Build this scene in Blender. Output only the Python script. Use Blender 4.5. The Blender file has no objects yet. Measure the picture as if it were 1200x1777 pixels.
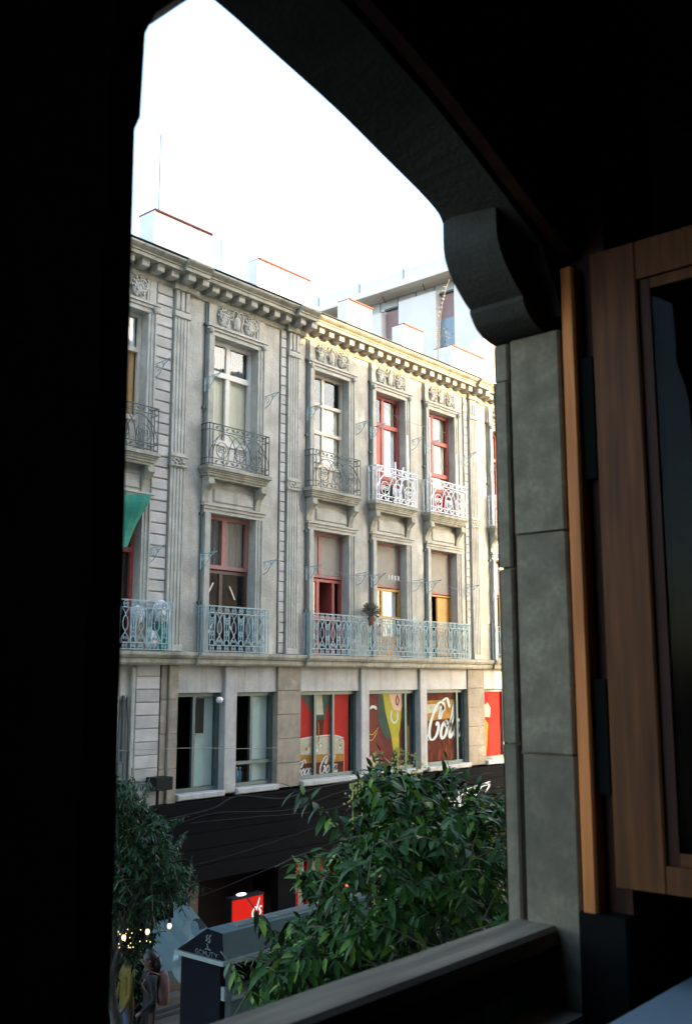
import bpy, bmesh, math, random
import numpy as np
from mathutils import Vector, Matrix

random.seed(7)
R = math.radians
sc = bpy.context.scene
COL = sc.collection
ZC = 5.4                       # eye height above the street; everything is built relative to the eye and lifted at the end

# ------------------------------------------------------------------ camera, sky, sun, exposure
HEAD, PITCH = R(40.7), math.atan(290 / 1728.0)
cam_d = bpy.data.cameras.new('camera')
cam = bpy.data.objects.new('camera', cam_d)
COL.objects.link(cam)
cam.location = (0, 0, ZC)
cam.rotation_euler = (R(90) + PITCH, 0, HEAD - R(90))
cam_d.sensor_fit = 'VERTICAL'
cam_d.sensor_height = 36.0
cam_d.sensor_width = 36.0
cam_d.lens = 35.0
cam_d.clip_start = 0.05
cam_d.clip_end = 2000
cam_d.dof.use_dof = True
cam_d.dof.focus_distance = 20.0
cam_d.dof.aperture_fstop = 5.0
sc.camera = cam

SUN_EL, SUN_SIDE = R(18), R(19.3)        # low sun behind the viewer, a little to the right
sun_dir = Vector((math.sin(SUN_SIDE) * math.cos(SUN_EL), -math.cos(SUN_SIDE) * math.cos(SUN_EL), math.sin(SUN_EL)))
world = bpy.data.worlds.new('World')
sc.world = world
world.use_nodes = True
wn = world.node_tree
wn.nodes.clear()
sky = wn.nodes.new('ShaderNodeTexSky')
sky.sky_type = 'NISHITA'
sky.sun_disc = False
sky.sun_elevation = SUN_EL
sky.sun_rotation = math.atan2(sun_dir.x, sun_dir.y)
sky.air_density = 1.0
sky.dust_density = 2.0
sky.ozone_density = 0.6
bg = wn.nodes.new('ShaderNodeBackground')
bg.inputs['Strength'].default_value = 0.13
wo = wn.nodes.new('ShaderNodeOutputWorld')
wn.links.new(sky.outputs[0], bg.inputs[0])
wn.links.new(bg.outputs[0], wo.inputs[0])

sun_d = bpy.data.lights.new('sun', 'SUN')
sun_d.energy = 2.0
sun_d.angle = R(0.5)
sun_d.color = (1.0, 0.64, 0.32)
sun = bpy.data.objects.new('sun', sun_d)
COL.objects.link(sun)
sun.rotation_euler = (-sun_dir).to_track_quat('-Z', 'Y').to_euler()
sun.location = (10, -20, 40)

vs = sc.view_settings
sc.display_settings.display_device = 'sRGB'
vs.view_transform = 'Standard'
vs.look = 'None'
vs.gamma = 1.0
vs.exposure = 3.3
vs.use_curve_mapping = False
sc.cycles.max_bounces = 7
sc.cycles.diffuse_bounces = 4
sc.cycles.transparent_max_bounces = 16
sc.cycles.use_denoising = True

# ------------------------------------------------------------------ helpers
_F = 1728.0
_fw = np.array([math.cos(HEAD) * math.cos(PITCH), math.sin(HEAD) * math.cos(PITCH), math.sin(PITCH)])
_rt = np.array([math.sin(HEAD), -math.cos(HEAD), 0.0])
_up = np.cross(_rt, _fw)

def at(px, py, d):
    """point seen at a photo pixel, d metres out"""
    return Vector(tuple((_fw + (px - 600) / _F * _rt - (py - 888.5) / _F * _up) * d))

class MB:
    def __init__(s):
        s.v, s.f, s.m = [], [], []
    def quad(s, a, b, c, d, mi=0):
        n = len(s.v); s.v += [a, b, c, d]; s.f.append((n, n + 1, n + 2, n + 3)); s.m.append(mi); return s
    def poly(s, pts, mi=0):
        n = len(s.v); s.v += list(pts); s.f.append(tuple(range(n, n + len(pts)))); s.m.append(mi); return s
    def box(s, x0, x1, y0, y1, z0, z1, mi=0):
        n = len(s.v)
        s.v += [(x, y, z) for z in (z0, z1) for y in (y0, y1) for x in (x0, x1)]
        for f in ((0, 2, 3, 1), (4, 5, 7, 6), (0, 1, 5, 4), (2, 6, 7, 3), (0, 4, 6, 2), (1, 3, 7, 5)):
            s.f.append(tuple(n + i for i in f)); s.m.append(mi)
        return s
    def bbox(s, x0, x1, y0, y1, z0, z1, b=.012, mi=0):
        """box whose street face (low y) has chamfered edges"""
        n = len(s.v)
        s.v += [(x0, y1, z0), (x1, y1, z0), (x1, y1, z1), (x0, y1, z1),
                (x0, y0 + b, z0), (x1, y0 + b, z0), (x1, y0 + b, z1), (x0, y0 + b, z1),
                (x0 + b, y0, z0 + b), (x1 - b, y0, z0 + b), (x1 - b, y0, z1 - b), (x0 + b, y0, z1 - b)]
        for i in range(4):
            j = (i + 1) % 4
            s.f += [(n + i, n + j, n + 4 + j, n + 4 + i), (n + 4 + i, n + 4 + j, n + 8 + j, n + 8 + i)]
            s.m += [mi, mi]
        s.f += [(n + 8, n + 9, n + 10, n + 11), (n + 3, n + 2, n + 1, n)]; s.m += [mi, mi]
        return s
    def prism(s, poly, axis, a, b, mi=0):
        """axis x: poly of (y,z); axis y: poly of (x,z); axis z: poly of (x,y)"""
        def P(p, t):
            return {'x': (t, p[0], p[1]), 'y': (p[0], t, p[1]), 'z': (p[0], p[1], t)}[axis]
        n = len(s.v); k = len(poly)
        s.v += [P(p, a) for p in poly] + [P(p, b) for p in poly]
        s.f += [tuple(n + i for i in range(k)), tuple(n + k + i for i in reversed(range(k)))]
        s.m += [mi, mi]
        for i in range(k):
            j = (i + 1) % k
            s.f.append((n + i, n + k + i, n + k + j, n + j)); s.m.append(mi)
        return s
    def tube(s, pts, r, n=4, mi=0):
        pts = [Vector(p) for p in pts]
        base = len(s.v); prev = None
        for i, p in enumerate(pts):
            t = (pts[min(i + 1, len(pts) - 1)] - pts[max(i - 1, 0)])
            if t.length < 1e-9: t = Vector((0, 0, 1))
            t.normalize()
            u = prev if prev is not None else (Vector((0, 1, 0)) if abs(t.y) < .9 else Vector((1, 0, 0)))
            u = (u - t * u.dot(t))
            if u.length < 1e-6: u = t.orthogonal()
            u.normalize(); prev = u
            w = t.cross(u)
            rr = r[i] if isinstance(r, (list, tuple)) else r
            for k in range(n):
                a = 2 * math.pi * (k + .5) / n
                s.v.append(tuple(p + (u * math.cos(a) + w * math.sin(a)) * rr))
        for i in range(len(pts) - 1):
            for k in range(n):
                j = (k + 1) % n
                s.f.append((base + i * n + k, base + i * n + j, base + (i + 1) * n + j, base + (i + 1) * n + k)); s.m.append(mi)
        s.f.append(tuple(base + k for k in reversed(range(n)))); s.m.append(mi)
        s.f.append(tuple(base + (len(pts) - 1) * n + k for k in range(n))); s.m.append(mi)
        return s
    def ball(s, c, r, seg=10, rings=6, mi=0):
        rx, ry, rz = r if isinstance(r, tuple) else (r, r, r)
        n = len(s.v)
        for i in range(rings + 1):
            th = math.pi * i / rings
            for k in range(seg):
                a = 2 * math.pi * k / seg
                s.v.append((c[0] + rx * math.sin(th) * math.cos(a), c[1] + ry * math.sin(th) * math.sin(a), c[2] + rz * math.cos(th)))
        for i in range(rings):
            for k in range(seg):
                j = (k + 1) % seg
                s.f.append((n + i * seg + k, n + (i + 1) * seg + k, n + (i + 1) * seg + j, n + i * seg + j)); s.m.append(mi)
        return s
    def lathe(s, c, prof, seg=12, mi=0):
        """prof of (radius, z) about the vertical through c"""
        n = len(s.v)
        for r, z in prof:
            for k in range(seg):
                a = 2 * math.pi * k / seg
                s.v.append((c[0] + r * math.cos(a), c[1] + r * math.sin(a), c[2] + z))
        for i in range(len(prof) - 1):
            for k in range(seg):
                j = (k + 1) % seg
                s.f.append((n + i * seg + k, n + i * seg + j, n + (i + 1) * seg + j, n + (i + 1) * seg + k)); s.m.append(mi)
        return s
    def mesh(s, name, mats, smooth=False):
        me = bpy.data.meshes.new(name)
        me.from_pydata([tuple(v) for v in s.v], [], s.f)
        for m in (mats if isinstance(mats, (list, tuple)) else [mats]):
            me.materials.append(m)
        for p, mi in zip(me.polygons, s.m):
            p.material_index = mi
            p.use_smooth = smooth
        bm = bmesh.new(); bm.from_mesh(me)
        bmesh.ops.recalc_face_normals(bm, faces=bm.faces)
        bm.to_mesh(me); bm.free()
        return me
    def build(s, name, mats, parent=None, smooth=False, loc=None):
        return inst(name, s.mesh(name, mats, smooth), parent, loc)

def inst(name, me, parent=None, loc=None):
    o = bpy.data.objects.new(name, me)
    COL.objects.link(o)
    if loc is not None: o.location = loc
    if parent is not None: o.parent = parent
    return o

def tag(o, label, cat, group=None):
    o['label'] = label; o['category'] = cat
    if group: o['group'] = group
    return o

def thing(name, label, cat, group=None, loc=(0, 0, 0)):
    o = bpy.data.objects.new(name, None)
    o.empty_display_size = .2
    COL.objects.link(o); o.location = loc
    return tag(o, label, cat, group)

def struct(o):
    o['kind'] = 'structure'; return o

def cr(pts, n=8):
    """Catmull-Rom through pts (any dimension)"""
    P = [np.array(p, float) for p in pts]
    P = [2 * P[0] - P[1]] + P + [2 * P[-1] - P[-2]]
    out = []
    for i in range(1, len(P) - 2):
        for k in range(n):
            t = k / n
            a, b, c, d = P[i - 1], P[i], P[i + 1], P[i + 2]
            out.append(.5 * ((2 * b) + (-a + c) * t + (2 * a - 5 * b + 4 * c - d) * t * t + (-a + 3 * b - 3 * c + d) * t ** 3))
    out.append(P[-2])
    return out

# ------------------------------------------------------------------ materials
MATS = {}
def mat(name, col, rough=.8, var=.25, scale=6.0, stain=0.0, stain_col=(.05, .05, .045), bump=0.0, spec=.5, metal=0.0,
        emit=None, es=0.0, streak=0.0, rnd=0.0, fine=40.0, island=False, patch=0.0):
    m = bpy.data.materials.new(name); m.use_nodes = True
    nt = m.node_tree; nt.nodes.clear(); N = nt.nodes.new; L = nt.links.new
    out = N('ShaderNodeOutputMaterial'); b = N('ShaderNodeBsdfPrincipled')
    L(b.outputs[0], out.inputs[0])
    b.inputs['Roughness'].default_value = rough
    b.inputs['Metallic'].default_value = metal
    b.inputs['Specular IOR Level'].default_value = spec
    if emit:
        b.inputs['Emission Color'].default_value = (*emit, 1); b.inputs['Emission Strength'].default_value = es
    tc = N('ShaderNodeTexCoord')
    oi = N('ShaderNodeObjectInfo')
    off = N('ShaderNodeVectorMath'); off.operation = 'ADD'
    L(tc.outputs['Object'], off.inputs[0])
    mulr = N('ShaderNodeVectorMath'); mulr.operation = 'SCALE'; mulr.inputs[3].default_value = 37.0
    cmb = N('ShaderNodeCombineXYZ')
    for k in range(3): L(oi.outputs['Random'], cmb.inputs[k])
    L(cmb.outputs[0], mulr.inputs[0]); L(mulr.outputs[0], off.inputs[1])
    def noise(sc_, detail=6, vec=None):
        n = N('ShaderNodeTexNoise'); n.inputs['Scale'].default_value = sc_; n.inputs['Detail'].default_value = detail
        n.inputs['Roughness'].default_value = .6
        L(vec if vec is not None else off.outputs[0], n.inputs['Vector']); return n
    def ramp(fac, lo, hi):
        r = N('ShaderNodeMapRange'); r.inputs['From Min'].default_value = lo; r.inputs['From Max'].default_value = hi
        L(fac, r.inputs['Value']); return r.outputs[0]
    def mixc(fac, a, bcol, mode='MIX'):
        x = N('ShaderNodeMix'); x.data_type = 'RGBA'; x.blend_type = mode
        L(fac, x.inputs[0]) if hasattr(fac, 'node') else setattr(x.inputs[0], 'default_value', fac)
        for s_, v in ((6, a), (7, bcol)):
            if isinstance(v, tuple): x.inputs[s_].default_value = (*v, 1)
            else: L(v, x.inputs[s_])
        return x.outputs[2]
    n1 = noise(scale)
    lo = tuple(max(0, c * (1 - var)) for c in col); hi = tuple(min(1, c * (1 + var)) for c in col)
    c = mixc(ramp(n1.outputs[0], .3, .7), lo, hi)
    n3 = noise(fine, 3)
    c = mixc(ramp(n3.outputs[0], .35, .75), c, tuple(x * (1 - .5 * var) for x in col))
    if rnd or island:
        hs = N('ShaderNodeHueSaturation')
        src = oi.outputs['Random']
        if island:
            ge = N('ShaderNodeNewGeometry'); src = ge.outputs['Random Per Island']
        rr = N('ShaderNodeMapRange'); L(src, rr.inputs['Value'])
        rr.inputs['To Min'].default_value = 1 - (rnd or .3); rr.inputs['To Max'].default_value = 1 + (rnd or .3)
        L(rr.outputs[0], hs.inputs['Value']); L(c, hs.inputs['Color']); c = hs.outputs[0]
    if stain:
        n2 = noise(1.3, 8)
        sm = ramp(n2.outputs[0], .5, .72)
        mm = N('ShaderNodeMath'); mm.operation = 'MULTIPLY'; mm.inputs[1].default_value = stain; L(sm, mm.inputs[0])
        c = mixc(mm.outputs[0], c, stain_col)
    if patch:
        n5 = noise(1.1, 9); n5.inputs['Distortion'].default_value = .6
        sm = ramp(n5.outputs[0], .60, .66)
        mm = N('ShaderNodeMath'); mm.operation = 'MULTIPLY'; mm.inputs[1].default_value = patch; L(sm, mm.inputs[0])
        c = mixc(mm.outputs[0], c, tuple(min(.62, x * 1.5) for x in col))
    if streak:
        mp = N('ShaderNodeMapping'); mp.inputs['Scale'].default_value = (5.5, 5.5, .45); L(tc.outputs['Object'], mp.inputs[0])
        n4 = noise(1.6, 6, mp.outputs[0])
        sm = ramp(n4.outputs[0], .52, .75)
        mm = N('ShaderNodeMath'); mm.operation = 'MULTIPLY'; mm.inputs[1].default_value = streak; L(sm, mm.inputs[0])
        c = mixc(mm.outputs[0], c, stain_col)
    L(c, b.inputs['Base Color'])
    if bump:
        bp = N('ShaderNodeBump'); bp.inputs['Strength'].default_value = bump; bp.inputs['Distance'].default_value = .02
        ad = N('ShaderNodeMath'); ad.operation = 'ADD'; L(n1.outputs[0], ad.inputs[0]); L(n3.outputs[0], ad.inputs[1])
        L(ad.outputs[0], bp.inputs['Height']); L(bp.outputs[0], b.inputs['Normal'])
    MATS[name] = m
    return m

def wood(name, col, rough=.5, scale=(18, 18, 1.2)):
    m = mat(name, col, rough, .15, 4.0, spec=.12)
    nt = m.node_tree
    b = [n for n in nt.nodes if n.type == 'BSDF_PRINCIPLED'][0]
    tc = [n for n in nt.nodes if n.type == 'TEX_COORD'][0]
    mp = nt.nodes.new('ShaderNodeMapping'); mp.inputs['Scale'].default_value = scale
    nt.links.new(tc.outputs['Object'], mp.inputs[0])
    n = nt.nodes.new('ShaderNodeTexNoise'); n.inputs['Scale'].default_value = 2.0; n.inputs['Detail'].default_value = 7
    nt.links.new(mp.outputs[0], n.inputs['Vector'])
    r = nt.nodes.new('ShaderNodeMapRange'); r.inputs['From Min'].default_value = .3; r.inputs['From Max'].default_value = .7
    nt.links.new(n.outputs[0], r.inputs['Value'])
    x = nt.nodes.new('ShaderNodeMix'); x.data_type = 'RGBA'
    x.inputs[6].default_value = (*[c * .55 for c in col], 1); x.inputs[7].default_value = (*[min(1, c * 1.25) for c in col], 1)
    nt.links.new(r.outputs[0], x.inputs[0]); nt.links.new(x.outputs[2], b.inputs['Base Color'])
    return m

def glass(name, tint=(.85, .9, .88), refl=1.0, rough=.02):
    m = bpy.data.materials.new(name); m.use_nodes = True
    nt = m.node_tree; nt.nodes.clear(); N = nt.nodes.new; L = nt.links.new
    out = N('ShaderNodeOutputMaterial'); mx = N('ShaderNodeMixShader')
    t = N('ShaderNodeBsdfTransparent'); t.inputs[0].default_value = (*tint, 1)
    g = N('ShaderNodeBsdfGlossy'); g.inputs['Roughness'].default_value = rough; g.inputs[0].default_value = (.95, .97, 1, 1)
    lw = N('ShaderNodeLayerWeight'); lw.inputs['Blend'].default_value = .5
    fr = N('ShaderNodeMath'); fr.operation = 'POWER'; fr.inputs[1].default_value = 4.0; L(lw.outputs['Facing'], fr.inputs[0])
    mu = N('ShaderNodeMath'); mu.operation = 'MULTIPLY_ADD'; mu.inputs[1].default_value = .6 * refl; mu.inputs[2].default_value = .05 * refl
    tc = N('ShaderNodeTexCoord'); n = N('ShaderNodeTexNoise'); n.inputs['Scale'].default_value = 1.5
    bp = N('ShaderNodeBump'); bp.inputs['Strength'].default_value = .06; bp.inputs['Distance'].default_value = .05
    L(tc.outputs['Object'], n.inputs['Vector']); L(n.outputs[0], bp.inputs['Height']); L(bp.outputs[0], g.inputs['Normal'])
    L(fr.outputs[0], mu.inputs[0]); L(mu.outputs[0], mx.inputs[0]); L(t.outputs[0], mx.inputs[1]); L(g.outputs[0], mx.inputs[2])
    L(mx.outputs[0], out.inputs[0])
    return m

M = {}
M['stone'] = mat('grey_stone', (.435, .43, .38), .9, .28, 2.2, .6, (.24, .23, .19), .6, .2, streak=.6, patch=.5)
M['stone_block'] = mat('stone_block', (.45, .44, .41), .9, .22, 3.0, .3, (.25, .24, .21), .3, .3, rnd=.12)
M['stone_trim'] = mat('stone_trim', (.43, .425, .375), .9, .24, 5.0, .5, (.2, .195, .155), .35, .3, streak=.5)
M['stone_moss'] = mat('weathered_stone', (.38, .37, .30), .95, .3, 5.0, .6, (.12, .118, .085), .5, .2, streak=.7)
M['stone_warm'] = mat('brown_stone', (.30, .265, .21), .9, .28, 4.0, .6, (.16, .14, .11), .5, .2, streak=.5, patch=.45)
M['concrete'] = mat('pale_concrete', (.43, .43, .41), .9, .18, 5.0, .5, (.24, .23, .2), .3, .2, streak=.7)
M['plaster'] = mat('white_plaster', (.74, .70, .64), .9, .08, 2.0, .3, (.55, .50, .44), .15, .3, streak=.3)
M['brickred'] = mat('red_coping', (.20, .055, .04), .9, .2, 8.0)
M['iron_dark'] = mat('dark_iron', (.055, .075, .075), .6, .3, 20, metal=.2, rnd=.2)
M['iron_blue'] = mat('blue_iron', (.27, .40, .43), .6, .25, 20, .3, (.10, .10, .09), rnd=.1)
M['iron_white'] = mat('white_iron', (.62, .68, .72), .5, .15, 20, .2, (.3, .3, .28))
M['white_wood'] = mat('white_wood', (.66, .64, .58), .6, .1, 6, .3, (.4, .37, .32))
M['cream_wood'] = mat('cream_wood', (.60, .55, .45), .6, .12, 6, .3, (.36, .32, .26))
M['red_wood'] = mat('red_wood', (.36, .075, .06), .6, .2, 8, .3, (.2, .08, .07))
M['pink_wood'] = mat('faded_red_wood', (.34, .15, .13), .7, .2, 8, .4, (.26, .2, .18))
M['ochre_wood'] = mat('ochre_wood', (.46, .25, .055), .6, .2, 8, .3, (.3, .16, .05))
M['brown_wood'] = mat('brown_wood', (.085, .05, .032), .6, .3, 8)
M['orange_cloth'] = mat('orange_curtain', (.55, .32, .12), .9, .2, 6)
M['blind'] = mat('olive_blind', (.58, .58, .46), .9, .1, 4)
M['grey_board'] = mat('grey_board', (.27, .255, .22), .9, .15, 5, .3, (.18, .17, .14))
M['white_curtain_and_reflection'] = mat('white_curtain_and_reflection', (.62, .66, .70), .9, .12, 6)
M['blue_curtain_and_reflection'] = mat('blue_curtain_and_reflection', (.07, .09, .11), .9, .3, 4)  # also carries the blue glass reflection of the white window's top panes
M['frost'] = mat('frosted_film', (.34, .45, .44), .7, .1, 3)
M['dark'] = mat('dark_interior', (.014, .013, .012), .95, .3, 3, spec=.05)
M['metal_green'] = mat('green_grey_metal', (.085, .125, .125), .45, .2, 10, metal=.3)
M['black_board'] = mat('black_board', (.006, .006, .0065), .85, .3, 3, .4, (.010, .010, .010), .15, .05)
M['black'] = mat('black_plastic', (.012, .012, .0125), .7, .2, 10, spec=.15)
M['glass'] = glass('window_glass', (.97, .98, .97), .6)
M['glass_dark'] = glass('shop_glass', (.97, .985, .98), .12)
M['glass_dim'] = glass('casement_glass', (.5, .5, .45), .05)
M['green_cloth'] = mat('green_cloth', (.02, .20, .13), .85, .3, 5, bump=.3)
M['white_bag'] = mat('white_bag', (.70, .71, .72), .4, .15, 6, bump=.5)
M['white_tube'] = mat('white_tube', (.82, .83, .83), .5, .05, 5)
M['tape'] = mat('masking_tape', (.72, .70, .62), .8, .1, 10)
M['terracotta'] = mat('terracotta', (.26, .11, .07), .9, .2, 8)
M['red_print'] = mat('red_print', (.40, .016, .013), .9, .12, 3, spec=.04)
M['darkgreen_print'] = mat('dark_green_print', (.04, .075, .055), .9, .2, 5, spec=.04)
M['brown_print'] = mat('cola_brown_print', (.085, .018, .008), .9, .5, 4, spec=.04)
M['amber_print'] = mat('amber_print', (.33, .16, .035), .9, .5, 5, spec=.04)
M['foam_print'] = mat('foam_print', (.42, .39, .30), .9, .3, 9, spec=.04)
M['white_print'] = mat('white_print', (.50, .54, .55), .9, .03, 5, spec=.04)
M['rust_print'] = mat('rust_print', (.17, .035, .012), .9, .4, 6, spec=.04)
M['maroon_print'] = mat('maroon_print', (.12, .025, .025), .9, .2, 4, spec=.04)
M['skin_dark_print'] = mat('brown_skin_print', (.15, .035, .025), .9, .2, 4, spec=.04)
M['skin_pale_print'] = mat('pale_skin_print', (.55, .36, .28), .9, .1, 4, spec=.04)
M['yellow_print'] = mat('yellow_print', (.36, .32, .035), .9, .2, 9, spec=.04)
M['orange_print'] = mat('orange_print', (.75, .25, .03), .9, .5, 9, spec=.04)
M['gold_print'] = mat('gold_print', (.55, .38, .10), .9, .2, 9, spec=.04)
M['leaf'] = mat('privet_leaf', (.014, .046, .0065), .5, .3, 8, rnd=.55, island=True, spec=.11)
M['leaf_new'] = mat('young_leaf', (.085, .155, .016), .5, .3, 8, rnd=.3, island=True, spec=.15)
M['leaf_far'] = mat('ficus_leaf', (.016, .045, .016), .45, .3, 8, rnd=.5, island=True, spec=.15)
M['leaf_dry'] = mat('dry_leaf', (.11, .105, .08), .8, .3, 8, rnd=.4, island=True)
M['flower'] = mat('yellow_panicle', (.40, .36, .10), .8, .2, 8)
M['bark'] = mat('bark', (.035, .029, .023), .95, .3, 12, bump=.6)
M['twig'] = mat('twig', (.045, .040, .02), .9, .3, 12)
M['pavement'] = mat('paving', (.11, .10, .088), .9, .15, 2.0, .4, (.07, .065, .06), .2)
M['paver'] = mat('paver', (.115, .105, .09), .9, .15, 3.0, .3, (.07, .065, .06), .2, rnd=.15)
M['drain'] = mat('dark_drain_stone', (.03, .03, .03), .8, .2, 6)
M['kiosk_roof'] = mat('kiosk_sheet_metal', (.052, .090, .098), .55, .15, 3, .4, (.036, .06, .065), metal=.1, spec=.3)
M['kiosk_edge'] = mat('kiosk_edge_metal', (.16, .20, .19), .45, .15, 5, metal=.2)
M['kiosk_dark'] = mat('kiosk_dark_panel', (.006, .0065, .009), .85, .2, 5, spec=.03)
M['awning'] = mat('teal_canvas', (.05, .098, .105), .85, .12, 2.5, bump=.15)
M['ribbon'] = mat('pale_ribbon', (.26, .34, .33), .6, .1, 4)
M['sign_red'] = mat('lit_red_sign', (.4, .012, .008), .9, .1, 3, spec=.03, emit=(.85, .022, .012), es=.055)
M['sign_white'] = mat('lit_white_letters', (.8, .8, .8), .5, .02, 3, emit=(1, .9, .85), es=.1)
M['lamp_white'] = mat('lit_white_lamp', (.8, .8, .8), .5, .02, 3, emit=(.8, .9, 1), es=.25)
M['bulb'] = mat('lit_bulb', (.8, .6, .3), .3, .02, 3, emit=(1, .58, .22), es=.4)
M['bulb_small'] = mat('lit_small_bulb', (.8, .6, .3), .3, .02, 3, emit=(1, .7, .25), es=.22)
M['neon'] = mat('lit_red_neon', (.8, .1, .02), .4, .02, 3, emit=(1, .08, .02), es=.2)
M['shop_lit'] = mat('lit_shop_interior', (.35, .33, .28), .8, .5, 4, emit=(.7, .75, .6), es=.012)
M['bottle_blue'] = mat('blue_bottle', (.10, .32, .50), .15, .1, 5)
M['rear_wall'] = mat('pale_pink_plaster', (.66, .60, .56), .9, .06, 1.5, .2, (.55, .5, .46))
M['rear_beam'] = mat('cream_concrete', (.66, .58, .46), .9, .08, 2)
M['rear_pink'] = mat('pink_panel', (.30, .19, .175), .9, .1, 3)
M['rear_blue'] = mat('blue_grey_pane', (.20, .25, .28), .25, .1, 3)
M['rear_pale'] = mat('pale_blue_pane', (.58, .63, .66), .4, .06, 3)
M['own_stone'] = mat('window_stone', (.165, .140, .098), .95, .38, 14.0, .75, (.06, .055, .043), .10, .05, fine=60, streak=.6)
M['arch_stone'] = mat('shade_toned_arch_stone', (.042, .041, .034), .95, .3, 5.0, .5, (.02, .02, .018), .22, .1, fine=70)  # shade under the arch and corbel is put into this darker stone colour
M['own_wall'] = mat('room_wall', (.06, .045, .038), .95, .2, 4)
M['own_facade'] = mat('facade_stone', (.30, .27, .23), .9, .2, 2)
M['frame_wood'] = wood('orange_wood', (.40, .135, .038), .55)
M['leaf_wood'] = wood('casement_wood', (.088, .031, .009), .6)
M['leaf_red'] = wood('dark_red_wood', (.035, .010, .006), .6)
M['rail_wood'] = wood('worn_rail_wood', (.125, .10, .066), .85, (1.2, 18, 18))
M['rail_dark'] = wood('dark_rail_wood', (.022, .014, .010), .7, (1.2, 18, 18))
M['plank'] = wood('grey_green_plank', (.10, .105, .09), .7)
M['table'] = mat('pale_blue_table', (.16, .20, .22), .5, .06, 2)
M['hinge_iron'] = mat('hinge_iron', (.006, .0065, .006), .9, .2, 10, spec=.02)
M['skin'] = mat('skin', (.10, .055, .036), .6, .1, 6)
M['hair'] = mat('dark_hair', (.015, .011, .009), .5, .2, 20)
M['yellow_top'] = mat('yellow_top', (.12, .085, .01), .9, .15, 8, bump=.3)
M['dark_top'] = mat('dark_top', (.012, .011, .012), .9, .2, 8)
M['jeans'] = mat('blue_jeans', (.05, .07, .12), .9, .2, 8)
M['pink_pack'] = mat('pink_backpack', (.17, .08, .076), .8, .3, 9, bump=.3)

# ------------------------------------------------------------------ street
GZ = -ZC
FY = 14.4                       # plane of the old facade across the street
st = MB(); st.quad((-400, -400, GZ), (400, -400, GZ), (400, 400, GZ), (-400, 400, GZ))
street = struct(st.build('street', M['pavement']))
pv = MB().box(-.29, .29, -.29, .29, 0, .012).mesh('paving_slab', M['paver'])
for i in range(16):
    for j in range(7):
        inst('paving_slab', pv, street, (7.6 + i * .6, 9.75 + j * .6, GZ))
for k, yy in enumerate((13.72, 13.48)):
    inst('drain_channel', MB().box(-7, 7, -.06, .06, 0, .022).mesh('drain_channel', M['drain']), street, (13, yy, GZ))
kb = MB().box(-.49, .49, -.13, .13, 0, .10).mesh('kerb_stone', M['paver'])
for i in range(14):
    inst('kerb_stone', kb, street, (6.5 + i, 14.02, GZ))

# ------------------------------------------------------------------ old stone building across the street
B = thing('old_stone_building', 'old grey stone building with carved windows and iron balconies across the street', 'building', loc=(16, FY, GZ))
_bo = Vector((16, FY, GZ))
def part(mb, name, m, parent=None, smooth=False):
    """a part given in eye coordinates; parts of the building keep its own origin"""
    o = mb.build(name, m, parent or B, smooth)
    if (parent or B) is B: o.location = -_bo
    return o
def pinst(name, me, loc, parent=None):
    o = inst(name, me, parent or B, loc)
    if (parent or B) is B: o.location = Vector(loc) - _bo
    return o

BX0, BX1 = 8.6, 26.5
BAYS = [(9.85, 11.05), (12.69, 13.90), (15.63, 16.80), (17.78, 18.92), (19.90, 21.03), (22.86, 24.0)]
Z2, T2, Z3, T3 = .50, 3.17, 4.05, 6.75
RD = .16                        # depth of the window reveals
holes = [(a, b, Z2, T2) for a, b in BAYS] + [(a, b, Z3, T3) for a, b in BAYS]
def wall_holes(x0, x1, z0, z1, hs, y, depth):
    mb = MB()
    xs = sorted({x0, x1, *[h[0] for h in hs], *[h[1] for h in hs]}); zs = sorted({z0, z1, *[h[2] for h in hs], *[h[3] for h in hs]})
    for i in range(len(xs) - 1):
        for j in range(len(zs) - 1):
            cx, cz = (xs[i] + xs[i + 1]) / 2, (zs[j] + zs[j + 1]) / 2
            if any(h[0] < cx < h[1] and h[2] < cz < h[3] for h in hs): continue
            mb.quad((xs[i], y, zs[j]), (xs[i + 1], y, zs[j]), (xs[i + 1], y, zs[j + 1]), (xs[i], y, zs[j + 1]))
    for a, b, c, d in hs:
        y2 = y + depth
        mb.quad((a, y, c), (a, y2, c), (a, y2, d), (a, y, d)); mb.quad((b, y, c), (b, y, d), (b, y2, d), (b, y2, c))
        mb.quad((a, y, d), (a, y2, d), (b, y2, d), (b, y, d)); mb.quad((a, y, c), (b, y, c), (b, y2, c), (a, y2, c))
    return mb
part(wall_holes(BX0, BX1, .25, 7.66, holes, FY, RD + .12), 'wall', M['stone'])
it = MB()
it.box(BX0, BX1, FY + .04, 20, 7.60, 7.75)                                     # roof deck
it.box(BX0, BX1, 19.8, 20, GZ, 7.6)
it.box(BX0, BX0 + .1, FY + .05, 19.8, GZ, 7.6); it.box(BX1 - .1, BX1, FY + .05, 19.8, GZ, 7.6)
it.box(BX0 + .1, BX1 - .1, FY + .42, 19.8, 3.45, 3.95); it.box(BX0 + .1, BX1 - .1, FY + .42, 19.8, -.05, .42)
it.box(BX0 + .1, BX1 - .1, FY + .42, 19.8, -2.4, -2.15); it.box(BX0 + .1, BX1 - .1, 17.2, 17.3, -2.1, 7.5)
part(it, 'interior', M['dark'])

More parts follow.
